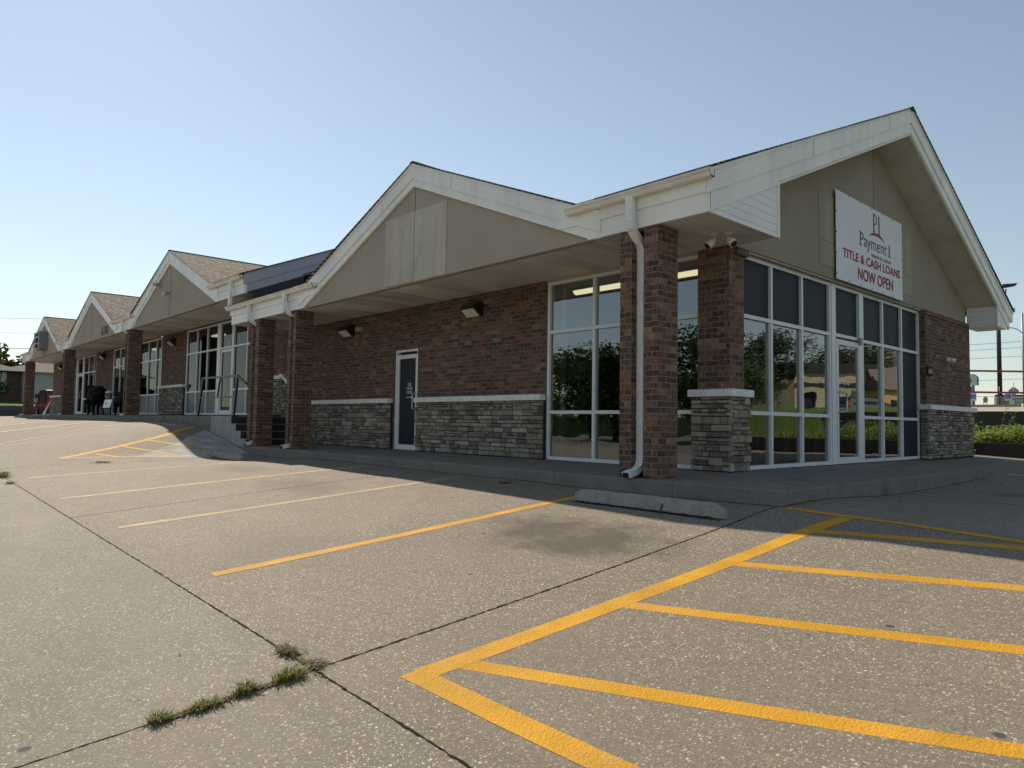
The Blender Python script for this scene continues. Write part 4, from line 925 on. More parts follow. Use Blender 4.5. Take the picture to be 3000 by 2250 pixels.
# ------------------------------------------------------------------ weeds in the slab joints
GRN = m_leaf('grass_blade', (.14,.17,.035), (.25,.27,.075), (.38,.33,.17)); DRY = m_leaf('dry_grass', (.20,.17,.07), (.30,.25,.13), (.11,.12,.04)); WEED = m_leaf('weed_leaf', (.10,.10,.03), (.17,.12,.05), (.06,.085,.02)); SOIL = plain('soil', (.11,.085,.06), .95, .1, 0, .3, 40, .5)
def tuft(x, y, w, l, h, n, mat, label, seed, lean=.5, ang=math.pi/2, mound=True):
    r = random.Random(seed); z = float(gz(x, y)); e = empty('grass_tuft', (x, y, z), label, 'weed', 'weeds growing in the slab joints')
    m = MB()
    for i in range(n):
        u, v = r.gauss(0, .38)*l, r.gauss(0, .3)*w; px, py = x+math.cos(ang)*u-math.sin(ang)*v, y+math.sin(ang)*u+math.cos(ang)*v
        a = math.atan2(py-y, px-x)+r.gauss(0, .7); H = h*.95*r.uniform(.4, 1.15); ln = lean*r.uniform(.5, 2.3)*H; bw = r.uniform(.0018, .0042); d = Vector((math.cos(a), math.sin(a), 0)); s = Vector((-d.y, d.x, 0))*bw; b = Vector((px, py, float(gz(px, py))-.002))
        p1 = b+d*ln*.3+Vector((0, 0, H*.6)); p2 = b+d*ln+Vector((0, 0, H*r.uniform(.75, 1)))
        m.poly([b-s, b+s, p1+s*.8, p1-s*.8]); m.poly([p1-s*.8, p1+s*.8, p2])
    m.build('blades', mat, e, fix=False)
    if mound:
        m = MB(); L = [(x+math.cos(ang)*t*l*.6, y+math.sin(ang)*t*l*.6) for t in np.linspace(-1, 1, 12)]; rings = []
        for k, (a, b) in enumerate(L):
            q = w*.28*(1-abs(k/5.5-1))**.5*r.uniform(.6, 1.2)+.004; zz = float(gz(a, b)); n2 = Vector((-math.sin(ang), math.cos(ang), 0))
            rings.append([(a+n2.x*q*c, b+n2.y*q*c, zz+q*.22*sn-.002) for c, sn in ((-1, 0), (-.6, .8), (0, 1.1), (.6, .8), (1, 0))])
        m.loft(rings, cap=False, closed=False, smooth=True); m.build('soil', SOIL, e)
    return e
tuft(1.564, -6.997, .07, .10, .060, 420, GRN, 'green grass tuft in the joint, nearest the flat reddish weed', 1)
tuft(1.559, -7.233, .06, .07, .062, 260, GRN, 'small upright green tuft, second in the joint from the flat weed', 2)
tuft(1.58, -7.449, .06, .10, .045, 380, GRN, 'low wide green tuft, third in the joint from the flat weed', 3)
tuft(1.569, -7.642, .05, .06, .050, 230, GRN, 'small green tuft closest to the camera in the joint', 4)
tuft(1.22, -6.851, .07, .10, .045, 300, DRY, 'dry straw-coloured tuft above the crossing of the two joints', 5, 1.0, 0)
tuft(1.499, -6.835, .09, .07, .022, 420, WEED, 'flat reddish green weed at the crossing of the two joints', 6, 1.6, 0)
tuft(-11.37, -5.038, .10, .22, .06, 160, DRY, 'dark dry tuft in the joint near the far hatched aisle', 7, 1.2, math.pi/2)
tuft(-10.078, -6.868, .12, .28, .13, 260, GRN, 'green tuft at the left edge of the lot in the long joint', 8, .9, 0); tuft(-8.949, -6.9, .09, .18, .05, 150, DRY, 'brown tuft in the long joint at the left', 9, 1.3, 0)
tuft(1.57, -7.30, .05, .42, .022, 260, DRY, 'thin straggling dry grass between the green tufts in the joint', 15, 1.6); tuft(1.45, -6.86, .04, .30, .02, 140, DRY, 'sparse dry blades along the long joint beside the crossing', 16, 1.6, 0)
for k, yy in enumerate((-7.104, -7.33, -7.546)):
    m = MB(); m.loft([[(1.566+c*.030*s, yy+t, float(gz(1.566, yy))+.003+.006*sn*s) for c, sn in ((-1, 0), (-.5, .8), (.4, .9), (1, 0))] for t, s in ((-.09, .3), (-.04, 1), (.03, .9), (.09, .3))], cap=False, closed=False, smooth=True); m.build('joint_soil', SOIL, lot)
# dead leaves and crumbs blown against the kerbs
r = random.Random(99); m = MB()
def bit(x, y, s):
    z = float(gz(x, y))+.004; a = r.uniform(0, 6.28); c, sn = math.cos(a)*s, math.sin(a)*s*.6
    m.poly([(x+c, y+sn, z), (x-sn, y+c*.5, z+s*r.uniform(.1, .6)), (x-c, y-sn, z+.002), (x+sn, y-c*.5, z+s*r.uniform(0, .4))])
for i in range(150): bit(r.uniform(-12.2, 1.2), -1.70-abs(r.gauss(0, .28)), r.uniform(.006, .02))
for i in range(34): bit(r.uniform(-9, 7), r.uniform(-8.0, -1.8), r.uniform(.006, .015))
for i in range(70): bit(1.66+abs(r.gauss(0, .5)), r.uniform(-2, 9), r.uniform(.008, .02))
for i in range(60): bit(r.uniform(-46, -12.6), -1.75-abs(r.gauss(0, .4)), r.uniform(.01, .035))
for i in range(60): bit(r.uniform(-.6, 1.5), -2.50-abs(r.gauss(0, .03)), r.uniform(.004, .012))
tag(m.build('leaf_litter', plain('dead_leaf', (.055,.04,.03), .9, .1, 0, .4, 30), fix=False), kind='stuff')
# ------------------------------------------------------------------ statues
FUR = plain('black_statue_paint', (.007,.007,.008), .85, .1, 0, .2, 8)
def cow(loc, rz, s, label, calf=False):
    """standing bovine grown from a skinned skeleton; +X is forward"""
    e = empty('calf_statue' if calf else 'cow_statue', loc, label, 'statue', rz=rz)
    H = 1.0*s; V = []; Eg = []; Rd = []
    def j(p, rad, par=None):
        V.append(tuple(c*s for c in p)); Rd.append((rad[0]*s, rad[1]*s) if isinstance(rad, tuple) else (rad*s, rad*s))
        if par is not None: Eg.append((par, len(V)-1))
        return len(V)-1
    rump = j((-.52, 0, .92), (.24, .27)); mid = j((-.1, 0, .86), (.30, .33), rump); ch = j((.38, 0, .88), (.25, .32), mid); nk = j((.62, 0, .98), (.15, .20), ch)
    hd = j((.86, 0, .98 if not calf else 1.08), (.12, .13), nk); mz = j((1.06, 0, .84 if not calf else .96), (.085, .08), hd)
    for sy in (-1, 1):
        a = j((-.55, .17*sy, .62), .13, rump); b = j((-.50, .18*sy, .42), .075, a); c = j((-.60, .18*sy, .30), .055, b); d = j((-.58, .18*sy, .07), .05, c); j((-.54, .18*sy, .02), .055, d)
        a = j((.40, .16*sy, .56), .115, ch); b = j((.42, .17*sy, .34), .065, a); c = j((.41, .17*sy, .08), .048, b); j((.44, .17*sy, .02), .052, c)
        j((.80, .24*sy, 1.04 if not calf else 1.14), .035, hd)
    t = j((-.78, 0, .90), .04, rump); t = j((-.84, 0, .62), .025, t); j((-.82, 0, .40), .045, t)
    me = bpy.data.meshes.new('body'); me.from_pydata(V, Eg, []); o = bpy.data.objects.new('body', me); COL.objects.link(o); o.parent = e
    sk = o.modifiers.new('skin', 'SKIN'); sk.use_smooth_shade = True
    for k, v in enumerate(me.skin_vertices[0].data): v.radius = Rd[k]; v.use_root = (k == 1)
    o.modifiers.new('sub', 'SUBSURF').levels = 2; o.modifiers['sub'].render_levels = 2
    me.materials.append(FUR); sk2 = o
    return e
cow((-31.2, -.95, .70), R(-2), 1.08, 'large black cow statue standing on the upper walk', False)
cf = cow((-26.6, -1.0, .70), R(0), .76, 'small black calf statue beside the larger cow statue', True)
e = empty('sidewalk_sign', (-26.4, -1.5, .70), 'small white notice board standing in front of the calf statue', 'sign')
m = MB(); m.prism([(-27.0, -1.62, .98), (-25.9, -1.62, .98), (-25.9, -1.55, 1.30), (-27.0, -1.55, 1.30)], (0, .02, 0)); m.build('board', CAMW, e)
for xx in (-26.9, -26.0): m = MB(); m.rtube([(xx, -1.60, .98), (xx, -1.66, .70)], .03, .02); m.build('leg', BLACK, e)
text('SALE', .16, 'A', -1.632, -26.45, 1.10, DTXT, e, sx=.8)
m = MB(); m.prism([(-42.55, -1.2, .69), (-41.9, -1.2, .69), (-42.0, -.9, 1.55)], (0, .03, 0)); tag(m.build('folding_sign', CAMW), 'white folded sandwich board behind the last brick columns', 'sign', None)
m = MB(); m.rbox(-40.6, -37.2, -1.35, -.2, .695, .73, .01); tag(m.build('door_mat', plain('pale_mat', (.45,.45,.47), .9, .1, 0, .2, 4, .3)), 'pale mat in front of the farthest shop door', 'mat')
# ------------------------------------------------------------------ things inside the near shop
e = empty('desk', (-2.0, 1.1, .012), 'dark desk with drawers and shiny handles behind the front window', 'desk')
DW = plain('dark_wood', (.03,.027,.026), .4, .4)
m = MB(); m.box(-3.0, -1.9, .8, 1.4, .72, .76); m.build('top', DW, e); m = MB(); m.box(-2.75, -2.25, .85, 1.35, .02, .72); m.build('cabinet', DW, e)
for z in (.2, .42, .62): m = MB(); m.tube([(-2.62, .85, z), (-2.62, .82, z), (-2.38, .82, z), (-2.38, .85, z)], .008, 6); m.build('handle', bpy.data.materials['brushed_steel'], e)
m = MB(); m.box(-1.97, -1.92, .82, 1.38, .012, .72); m.build('leg', DW, e)
e = empty('chair', (-3.1, .75, .012), 'pale plastic chair with slatted back beside the desk', 'chair')
PC = plain('pale_plastic', (.40,.41,.42), .5, .3)
m = MB(); m.rbox(-3.32, -2.88, .6, 1.0, .42, .45, .01); m.build('seat', PC, e)
for k in range(6): m = MB(); m.box(-3.30+k*.075, -3.26+k*.075, .98, 1.01, .47, .85); m.build('slat', PC, e)
for xx in (-3.3, -2.92):
    for yy in (.62, .97): m = MB(); m.rtube([(xx, yy, .012), (xx*.99-.03, yy, .42)], .03, .03); m.build('leg', PC, e)
def m_tri():
    n = NT('patterned_cloth'); c = n.voro(n.vmath('MULTIPLY', n.P, (1, .3, 1)), 11, out='Color'); d = n.voro(n.vmath('MULTIPLY', n.P, (1, .3, 1)), 11, 'DISTANCE_TO_EDGE', 'Distance')
    k = n.math('MULTIPLY', n.math('GREATER_THAN', d, .06), n.math('GREATER_THAN', n.sep(c)[0], .25))
    return n.done(n.bsdf(n.mix(k, (.55,.53,.52), (.34,.045,.055)), .9, .1))
e = empty('bench', (-1.7, .6, .012), 'dark bench covered with a red and white patterned cloth behind the glass', 'bench')
m = MB(); m.loft([[(x, .45+.02*math.sin(x*9), .44+.03*math.sin(x*5)), (x, .40, .60), (x, .45, .74), (x, .85, .76), (x, .87, .44)] for x in np.linspace(-2.25, -.75, 16)], smooth=True); m.build('cloth', m_tri(), e)
m = MB(); m.box(-2.25, -.8, .48, .85, .012, .44); m.build('base', plain('navy_panel', (.02,.03,.045), .7), e)
e = empty('umbrella_bag', (-.75, .5, .012), 'folded translucent sheet leaning behind the window beside the corner pier', 'plastic sheet')
m = MB(); m.prism([(-1.1, .35, .012), (-.74, .35, .25), (-.62, .35, .52), (-.80, .35, .80), (-1.15, .35, 1.0)], (0, .03, 0)); m.build('sheet', PC, e)
# ------------------------------------------------------------------ trees and shrubs
BARK = plain('bark', (.09,.07,.055), .95, .1, 0, .25, 9, .5)
LFD = m_leaf('dark_leaf', (.022,.042,.012), (.045,.075,.018), (.07,.10,.03)); LFM = m_leaf('mid_leaf', (.05,.095,.018), (.09,.15,.03), (.15,.20,.05)); LFS = m_leaf('sunny_shrub_leaf', (.12,.19,.02), (.22,.30,.05), (.36,.38,.12))
def tree(name, x, y, z, h, rad, label, seed, mat=None, leaf=.16, n=2600, trunk=.28, group=None, cat='tree'):
    mat = mat or LFD; r = random.Random(seed); e = empty(name, (x, y, z), label, cat, group)
    m = MB(); top = Vector((x+r.uniform(-.3, .3), y+r.uniform(-.3, .3), z+h*.7)); b = Vector((x, y, z-.2)); pr = [b, b.lerp(top, .35)+Vector((r.uniform(-.1, .1), 0, 0)), top]
    m.tube(pr, [h*.035, h*.026, h*.01], 8)
    C = []
    for k in range(int(14+h)):
        a = r.uniform(0, 6.28); el = r.uniform(-.35, 1); rr = rad*r.uniform(.35, .95)*math.sqrt(max(.15, 1-el*el*.75)); c = Vector((x+math.cos(a)*rr, y+math.sin(a)*rr, z+h*(trunk+(1-trunk)*.5)+el*h*(1-trunk)*.46)); C.append((c, rad*r.uniform(.22, .42)))
        if k < 9: m.tube([b.lerp(top, r.uniform(.3, .9)), b.lerp(top, .6).lerp(c, .5)+Vector((0, 0, .1)), c], [h*.012, h*.008, h*.003], 6)
    m.build('trunk', BARK, e)
    m = MB()
    for i in range(n):
        c, q = C[int(r.random()*len(C))]; d = Vector((r.gauss(0, 1), r.gauss(0, 1), r.gauss(0, .8))); d = d.normalized()*q*(r.random()**.45)*1.15; p = c+d
        a = Vector((r.gauss(0, 1), r.gauss(0, 1), r.gauss(0, 1))).normalized()*leaf*r.uniform(.6, 1.3); s = a.orthogonal().normalized()*leaf*r.uniform(.35, .7)
        m.poly([p-a, p+s, p+a, p-s])
    m.build('crown', mat, e, fix=False); return e
TL = ['leafy tree across the road nearest the middle,', 'tall leafy tree across the road,', 'broad leafy tree left of the tall one across the road,', 'smaller leafy tree across the road nearer the corner,', 'leafy tree farthest left across the road,', 'smallest leafy tree across the road,', 'rounded leafy tree standing nearest the road,']
G1 = 'trees across the road behind the camera'
for k, (x, y, h, rd) in enumerate(((-27, -52, 9.5, 4.8), (-35, -56, 11, 5.5), (-43, -50, 9, 5), (-20, -56, 8, 4.5), (-51, -55, 10.5, 5.4), (-14, -52, 6.5, 4), (-31, -49, 7, 3.8))):
    tree('tree', x, y, -1.2, h, rd*1.25, TL[k]+' in the window glass', 40+k, LFD, .26, 9000, .0, G1)
for k, (x, y, z, h, rd, mt, nm) in enumerate(((-92, -6, 1.9, 7.2, 4.0, LFD, 'dark rounded tree rising behind the brick house, leftmost'), (-93, 2.0, 1.9, 7.0, 3.6, LFD, 'dark rounded tree behind the house beside the last gable'), (-93, 12, 1.9, 6.5, 4, LFD, 'dark tree partly hidden by the end of the shop row'))):
    tree('tree', x, y, z, h, rd, nm, 60+k, mt, .30, 3600, .2, 'trees behind the brick house')
for k, (x, y, h, rd, lb) in enumerate(((30, 62, 9, 5.2, 'tall dark tree behind the pale block building'), (25, 70, 8, 5, 'dark tree left of the gabled house across the lawn'), (38, 58, 10, 6, 'tall broad tree behind the block building, farthest right'), (18, 82, 8, 5, 'dark tree behind the orange shop'))):
    tree('tree', x*1.05+3, y*1.1, 1.6, h, rd, lb, 70+k, LFD, .24, 6500, .12, 'trees beyond the lawn')
tree('shrub', 24.8, 45.0, 1.3, 4.4, 2.2, 'bushy green shrub on the lawn seen in the end windows', 80, LFM, .14, 3000, .02, None, 'shrub')
for k, (x, y, z, h, rd) in enumerate(((-82, -3.2, 1.95, 1.3, 1.2), (-77.8, .6, 1.95, 1.7, 1.4), (-78.2, -1.8, 1.95, 1.4, 1.3))):
    tree('shrub', x, y, z, h, rd, ('dark shrub under the shuttered window', 'dark tall shrub at the brick corner of the house', 'dark low shrub between the house windows')[k], 90+k, LFD, .10, 1600, .0, 'shrubs along the brick house', 'shrub')
for k, (x, y, h, rd) in enumerate(((-.15, 13.0, .16, .5), (.5, 13.1, .34, .5), (2.2, 13.4, .3, .9), (-1.2, 13.3, .25, .9), (.1, 14.0, .26, .7), (3.4, 13.3, .3, 1.0))):
    tree('shrub', x, y, .26, h, rd, ('low light green shrub next to the stone corner', 'tallest bright green shrub behind the timber wall', 'green shrub right of the tallest one behind the timber wall', 'green shrub hidden behind the shop corner', 'green shrub at the foot of the dark retaining wall', 'rightmost green shrub behind the timber wall')[k], 100+k, LFS, .032, 3400, .0, 'shrubs in the bed behind the timber wall', 'shrub')
r = random.Random(12); m = MB()
for i in range(5200):
    x, y = r.uniform(-2.5, 6), r.uniform(12.25, 14.8); h = r.uniform(.08, .34); a = r.uniform(0, 6.28); d = Vector((math.cos(a), math.sin(a), 0))*h*.5; s = Vector((-d.y, d.x, 0)).normalized()*.009; b = Vector((x, y, float(gland(x, y))-.01)); t = b+d+Vector((0, 0, h)); m.poly([b-s, b+s, t])
tag(m.build('bed_grass', LFS, fix=False), kind='stuff')
for k, (x, y, h) in enumerate(((-.35, 12.8, .95), (.15, 12.9, 1.1), (.6, 12.7, .9), (.35, 12.6, .8))):
    e = empty('tall_weed', (x, y, .25), ('tall thin weed nearest the stone corner', 'tallest thin weed arching over the bed', 'thin arching weed at the right of the bed', 'short thin weed among the shrubs')[k], 'weed', 'tall weeds in the bed')
    m = MB(); rr = random.Random(k); pts = [(x+.22*t*t*(1 if k % 2 else -1), y-.1*t, .25+h*t) for t in np.linspace(0, 1, 8)]; m.tube(pts, [.008*(1-.7*t) for t in np.linspace(0, 1, 8)], 5); m.build('stem', LFS, e)
    m = MB()
    for p in pts[2:]:
        for q in range(7):
            a = rr.uniform(0, 6.28); L = rr.uniform(.04, .10); d = Vector((math.cos(a), math.sin(a), .4))*L; s = Vector((-d.y, d.x, 0)).normalized()*.012; b = Vector(p); m.poly([b, b+d*.5+s, b+d, b+d*.5-s])
    m.build('leaves', LFS, e, fix=False)
# ------------------------------------------------------------------ retaining walls
TIMB = m_siding('old_timber', (.055,.042,.036), .15, 2, .3, .8)
m = MB()
for k in range(3): m.box(-1.5, 15.4, 11.92+k*.012, 12.22, -.35+k*.215, -.35+(k+1)*.215-.006)
tag(m.build('timber_wall', TIMB), 'low dark timber retaining wall holding the planting bed behind the shop', 'retaining wall')
m = MB(); m.box(-12, 5.2, 14.95, 15.15, -.1, 1.12); tag(m.build('retaining_wall', m_conc('dark_retaining', (.075,.07,.06), (.11,.10,.085), (.04,.04,.04), 1.5, False)), 'dark smooth retaining wall below the sunlit upper lot', 'retaining wall')
m = MB(); m.box(-68.35, -68.0, -29, 12, -.5, 1.42); tag(m.build('retaining_wall', m_conc('shadowed_retaining', (.085,.08,.085), (.11,.105,.105), (.05,.05,.05), 1, False)), 'long dark retaining wall below the house lawn at the left', 'retaining wall')  # shade on this face is put into the dark concrete colour
m = MB(); m.box(15.55, 15.85, -25, 12.0, -1.2, .42); tag(m.build('timber_wall', TIMB), 'long dark timber wall at the side lawn, seen in the end windows', 'retaining wall')
# ------------------------------------------------------------------ brick house at the left
hs = empty('brick_house', (-80, 2, 2), 'single storey house with brick wing, pale siding and brown hipped roof', 'house')
HB = m_brick('house_brick', [(0,(.13,.06,.05)),(.3,(.19,.09,.065)),(.6,(.10,.055,.05)),(.8,(.24,.13,.09))])
boxes('brick_wing', HB, hs, (-90, -79.2, -14, 2.7, 1.6, 5.0)); boxes('siding_wing', m_siding('house_siding', (.42,.42,.42), .16, 2), hs, (-90, -77.8, 2.7, 13, 1.6, 5.0))
def hip(x0, x1, y0, y1, z, h, mat, name='roof'):
    m = MB(); w = (x1-x0)/2; a, b = ((x0+x1)/2, y0+w, z+h), ((x0+x1)/2, y1-w, z+h)
    m.poly([(x1, y0, z), (x1, y1, z), b, a]); m.poly([(x0, y1, z), (x0, y0, z), a, b]); m.poly([(x0, y0, z), (x1, y0, z), a]); m.poly([(x1, y1, z), (x0, y1, z), b]); m.poly([(x0, y0, z), (x0, y1, z), (x1, y1, z), (x1, y0, z)]); return m.build(name, mat, hs)
HR = plain('house_shingles', (.20,.16,.14), .95, .1, 0, .25, 14, .5)
hip(-90.6, -78.6, -14.6, 3.2, 4.98, 1.9, HR); hip(-90.6, -77.1, .6, 13.6, 5.02, 1.75, HR)
boxes('eave_board', WHITE, hs, (-78.62, -78.55, -14.6, .6, 4.86, 5.02)); boxes('eave_board', WHITE, hs, (-77.12, -77.05, .6, 13.6, 4.86, 5.02))
for y0, y1 in ((-3.4, -2.5), (-.35, 1.0)):
    m = MB(); z0, z2 = 2.95, 4.75
    m.box(-79.2, -79.12, y0, y0+.07, z0, z2); m.box(-79.2, -79.12, y1-.07, y1, z0, z2); m.box(-79.2, -79.12, y0+.07, y1-.07, z2-.07, z2); m.box(-79.2, -79.12, y0+.07, y1-.07, z0, z0+.07); m.box(-79.2, -79.13, (y0+y1)/2-.03, (y0+y1)/2+.03, z0+.07, z2-.07); w = m.build('window', WHITE, hs)
    m = MB(); m.poly([(-79.15, y0+.07, z0+.07), (-79.15, y1-.07, z0+.07), (-79.15, y1-.07, z2-.07), (-79.15, y0+.07, z2-.07)]); m.build('pane', PANEL, w, fix=False)
for y0 in (-4.3, -2.35, -1.0, 1.1):
    boxes('shutter', m_siding('white_shutter', (.62,.62,.64), .07, 2) if 'white_shutter' not in bpy.data.materials else bpy.data.materials['white_shutter'], hs, (-79.19, -79.13, y0, y0+(.85 if y0 < -1.5 else .4), 2.9, 4.8))
boxes('vent', BLACK, hs, (-77.8, -77.76, 3.7, 4.9, 2.35, 2.75))
# red van
def van(loc, rz, col, label, L=5.0, Wd=1.95, H=2.15, name='van', nose=.95):
    e = empty(name, loc, label, 'van', rz=rz); P = plain('paint_'+name+label[:4], col, .3, .5, 0, .04)
    prof = [(-L/2, .45), (-L/2-.06, .62), (-L/2-.02, 1.0), (-L/2+.10, H-.35), (-L/2+.32, H-.04), (-L/2+.6, H), (L/2-2.2, H), (L/2-1.7, H-.07), (L/2-nose, 1.12), (L/2-.15, .95), (L/2, .8), (L/2, .42), (L/2-.1, .32), (-L/2+.1, .32)]
    m = MB(); m.loft([[(a*(.985 if t else 1), s*Wd/2*k, b) for a, b in prof] for s, k, t in ((-1, .9, 1), (-1, 1, 0), (1, 1, 0), (1, .9, 1))]); m.build('body', P, e, local=True)
    gl = PANEL
    m = MB(); m.box(-L/2+.02, -L/2+.09, -Wd*.36, Wd*.36, 1.12, H-.42); m.build('rear_window', gl, e, local=True)
    for s in (-1, 1):
        m = MB(); m.box(-L/2+.5, L/2-2.0, s*Wd/2*1.0-.012, s*Wd/2*1.0+.012, 1.15, H-.38); m.build('side_window', gl, e, local=True)
        m = MB(); m.box(-L/2-.07, -L/2+.02, s*Wd*.46-.08, s*Wd*.46+.08, .95, 1.35); m.build('tail_light', plain('tail_lens', (.4,.03,.02), .3) if 'tail_lens' not in bpy.data.materials else bpy.data.materials['tail_lens'], e, local=True)
        m = MB(); m.box(L/2-.1, L/2+.03, s*Wd*.38-.14, s*Wd*.38+.14, .66, .84); m.build('headlight', LENS, e, local=True)
        for xx in (-L/2+.95, L/2-.95):
            m = MB(); m.tube([(xx, s*(Wd/2-.22), .34), (xx, s*(Wd/2-.2), .34), (xx, s*(Wd/2+.0), .34), (xx, s*(Wd/2+.02), .34)], [.30, .34, .34, .30], 18, smooth=False); w = m.build('wheel', RUB, e, local=True)
            m = MB(); m.tube([(xx, s*(Wd/2+.015), .34), (xx, s*(Wd/2+.03), .34)], [.2, .18], 14, smooth=False); m.build('rim', bpy.data.materials['silver'], w, local=True)
    m = MB(); m.box(-L/2-.13, -L/2+.04, -Wd*.47, Wd*.47, .38, .56); m.build('bumper', BLACK, e, local=True)
    return e
van((-62.3, 2.75, .50), R(180), (.11,.008,.014), 'red van parked beyond the last brick column, rear towards the camera')
van((18.9, 53.6, 1.5), R(118), (.10,.13,.12), 'grey green minivan parked on the lawn side, seen in the end windows', 4.9, 1.9, 1.7, 'minivan', 1.0)
# ------------------------------------------------------------------ buildings seen in the end windows
CR = m_brick('cream_brick', [(0,(.82,.72,.46)),(.4,(.88,.78,.52)),(.8,(.76,.66,.42))], (.6,.52,.36)); DRF = plain('dark_fascia', (.03,.032,.035), .7)
def refl(x60, y60, k=1.3): return (-5.19+(x60+5.19)*k, -8.742+(y60+8.742)*k)
b0 = refl(22.9, 49.6); b1 = refl(18.6, 54.1); D = Vector((b1[0]-b0[0], b1[1]-b0[1], 0)); Ln = D.length; ang = math.atan2(D.y, D.x)
cb = empty('block_building', (b0[0], b0[1], 1.7), 'cream block building with dark band and doorway, seen in the end windows', 'building', rz=ang)
def lb(name, mat, par, *bs):
    for b in bs:
        m = MB(); m.box(*b); o = m.build(name, mat, par, local=True)
    return o
zt = 4.9
lb('wall', CR, cb, (-.2, .9, -6, 0, -.6, zt), (2.2, 3.2, -6, 0, -.6, zt), (.9, 2.2, -6, 0, 2.7, zt), (3.2, 4.6, -6, 0, 2.9, zt), (4.6, Ln+1, -6, 0, -.6, zt)); lb('side_wall', plain('olive_render', (.20,.18,.12), .9), cb, (-16, -.2, -6, .0, -.6, 4.2))
lb('band', DRF, cb, (-.2, Ln+1, 0, .06, 3.3, 3.75)); lb('doorway', PANEL, cb, (.9, 2.2, -.5, -.4, -.6, 2.7), (3.2, 4.6, -.5, -.4, -.6, 2.9)); lb('parapet', DRF, cb, (-16, Ln+1, -6.2, .3, zt, zt+1.1))
lb('bollard', plain('yellow_bollard', (.6,.36,.03), .6), cb, (1.5, 1.66, .8, .96, -.6, 1.0))
gh = empty('gabled_house', refl(19.0, 53.6, 1.5)+(1.8,), 'tall old house with pointed dormers behind the block building', 'house', rz=ang)
lb('wall', plain('ochre_render', (.48,.38,.24), .9), gh, (-1, 9, -8, 0, 0, 5.6))
m = MB(); m.prism([(-1.4, .4, 5.5), (-1.4, -4, 9.2), (-1.4, -8.4, 5.5)], (10.8, 0, 0)); m.build('roof', HR, gh, local=True)
for x in (.8, 3.6, 6.4): m = MB(); m.prism([(x, .5, 5.5), (x+1.6, .5, 5.5), (x+.8, .5, 7.9)], (0, -3, 0)); m.build('dormer', plain('dormer_trim', (.55,.45,.28), .9), gh, local=True)
osx = empty('corner_store', refl(18.2, 54.6, 1.25)+(1.7,), 'orange painted shop with a red awning and dark roof', 'building', rz=ang)
lb('wall', plain('orange_wall', (.62,.42,.16), .9), osx, (.5, 7, -6, 0, -.4, 3.0)); lb('awning', plain('red_awning', (.5,.05,.04), .8), osx, (-1.6, .3, -.2, .9, 1.5, 2.0)); lb('shop_window', PANEL, osx, (1.2, 6, .0, .03, .3, 1.9))
m = MB(); m.prism([(.2, .4, 3.0), (.2, -3, 5.6), (.2, -6.4, 3.0)], (7.2, 0, 0)); m.build('roof', HR, osx, local=True)
# ------------------------------------------------------------------ poles, signs, rails and wires at the right; most positions from image pixels at guessed depths
def pole(name, x, y, z, h, r0, mat, label, cat, arm=None):
    e = empty(name, (x, y, z), label, cat); m = MB(); m.tube([(x, y, z), (x, y, z+h)], [r0, r0*.8], 12); m.build('pole', mat, e); return e
DKM = plain('dark_bronze', (.035,.03,.03), .5, .4)
e = pole('parking_lamp', -6.63, 42.06, 2.55, 6.75, .13, DKM, 'dark square floodlight pole on a round concrete base behind the shop', 'lamp post')
m = MB(); m.tube([(-6.63, 42.06, 1.8), (-6.63, 42.06, 2.60), (-6.63, 42.06, 2.62)], [.31, .31, .27], 24, smooth=False); m.build('base', m_conc('lamp_base', (.24,.23,.20), (.34,.32,.28)), e)
m = MB(); m.box(-6.85, -6.41, 41.84, 42.28, 2.62, 2.74); m.build('collar', DKM, e)
m = MB(); m.tube([(-6.63, 42.06, 8.7), (-6.45, 42.2, 8.75), (-6.28, 42.35, 8.95), (-6.27, 42.36, 9.2)], .035, 8); m.build('arm', DKM, e)
m = MB(); m.prism([(-6.5, 42.1, 9.2), (-5.85, 42.6, 9.35), (-5.75, 42.75, 9.55), (-6.4, 42.25, 9.5)], (-.25, .3, .03)); m.build('lamp_head', DKM, e)
GAL = plain('galvanised', (.33,.34,.35), .5, .4, .3)
e = pole('street_lamp', -9.85, 63.3, 2.3, 8.2, .10, GAL, 'grey street lamp with a long curved arm beyond the lot', 'street lamp')
m = MB(); m.tube([(-9.85, 63.3, 8.75), (-10.0, 63.1, 9.0), (-10.3, 62.8, 9.2), (-10.9, 62.1, 9.32), (-11.3, 61.7, 9.30)], .04, 8); m.build('arm', GAL, e); m = MB(); m.tube([(-11.3, 61.7, 9.28), (-11.8, 61.2, 9.26)], [.1, .07], 10); m.build('lamp_head', GAL, e)
e = pole('utility_pole', -9.2, 64.2, 2.3, 8.5, .17, plain('pole_wood', (.26,.20,.13), .9, .1, 0, .2, 6), 'tan wooden utility pole with a flared foot at the right edge', 'utility pole')
e = pole('bollard', -3.65, 33.45, 1.5, .42, .10, plain('tan_bollard', (.50,.36,.14), .7), 'short tan bollard at the right edge of the upper lot', 'bollard')
BLUE = plain('sign_blue', (.10,.22,.45), .5, .3)
def tilted(e_loc, name, label, cat): return empty(name, e_loc, label, cat, rz=R(10))
e = tilted((-22.2, 94.9, 2.2), 'pylon_sign', 'tall blue framed shop sign with white arched top and panels', 'sign')
def lp(name, mat, *bs): return lb(name, mat, e, *bs)
m = MB(); prof = [(-2.2, 4.0), (1.0, 4.0), (1.0, 5.0)]+[(1.0-.55*k/5*1.0-.0, 5.0+.42*math.sin(k/5*math.pi/2)) for k in range(1, 6)]+[(-.6-1.05, 5.42), (-2.2, 5.0)]
m.prism([(a, 0, b) for a, b in prof], (0, .3, 0)); m.build('frame', BLUE, e, local=True)
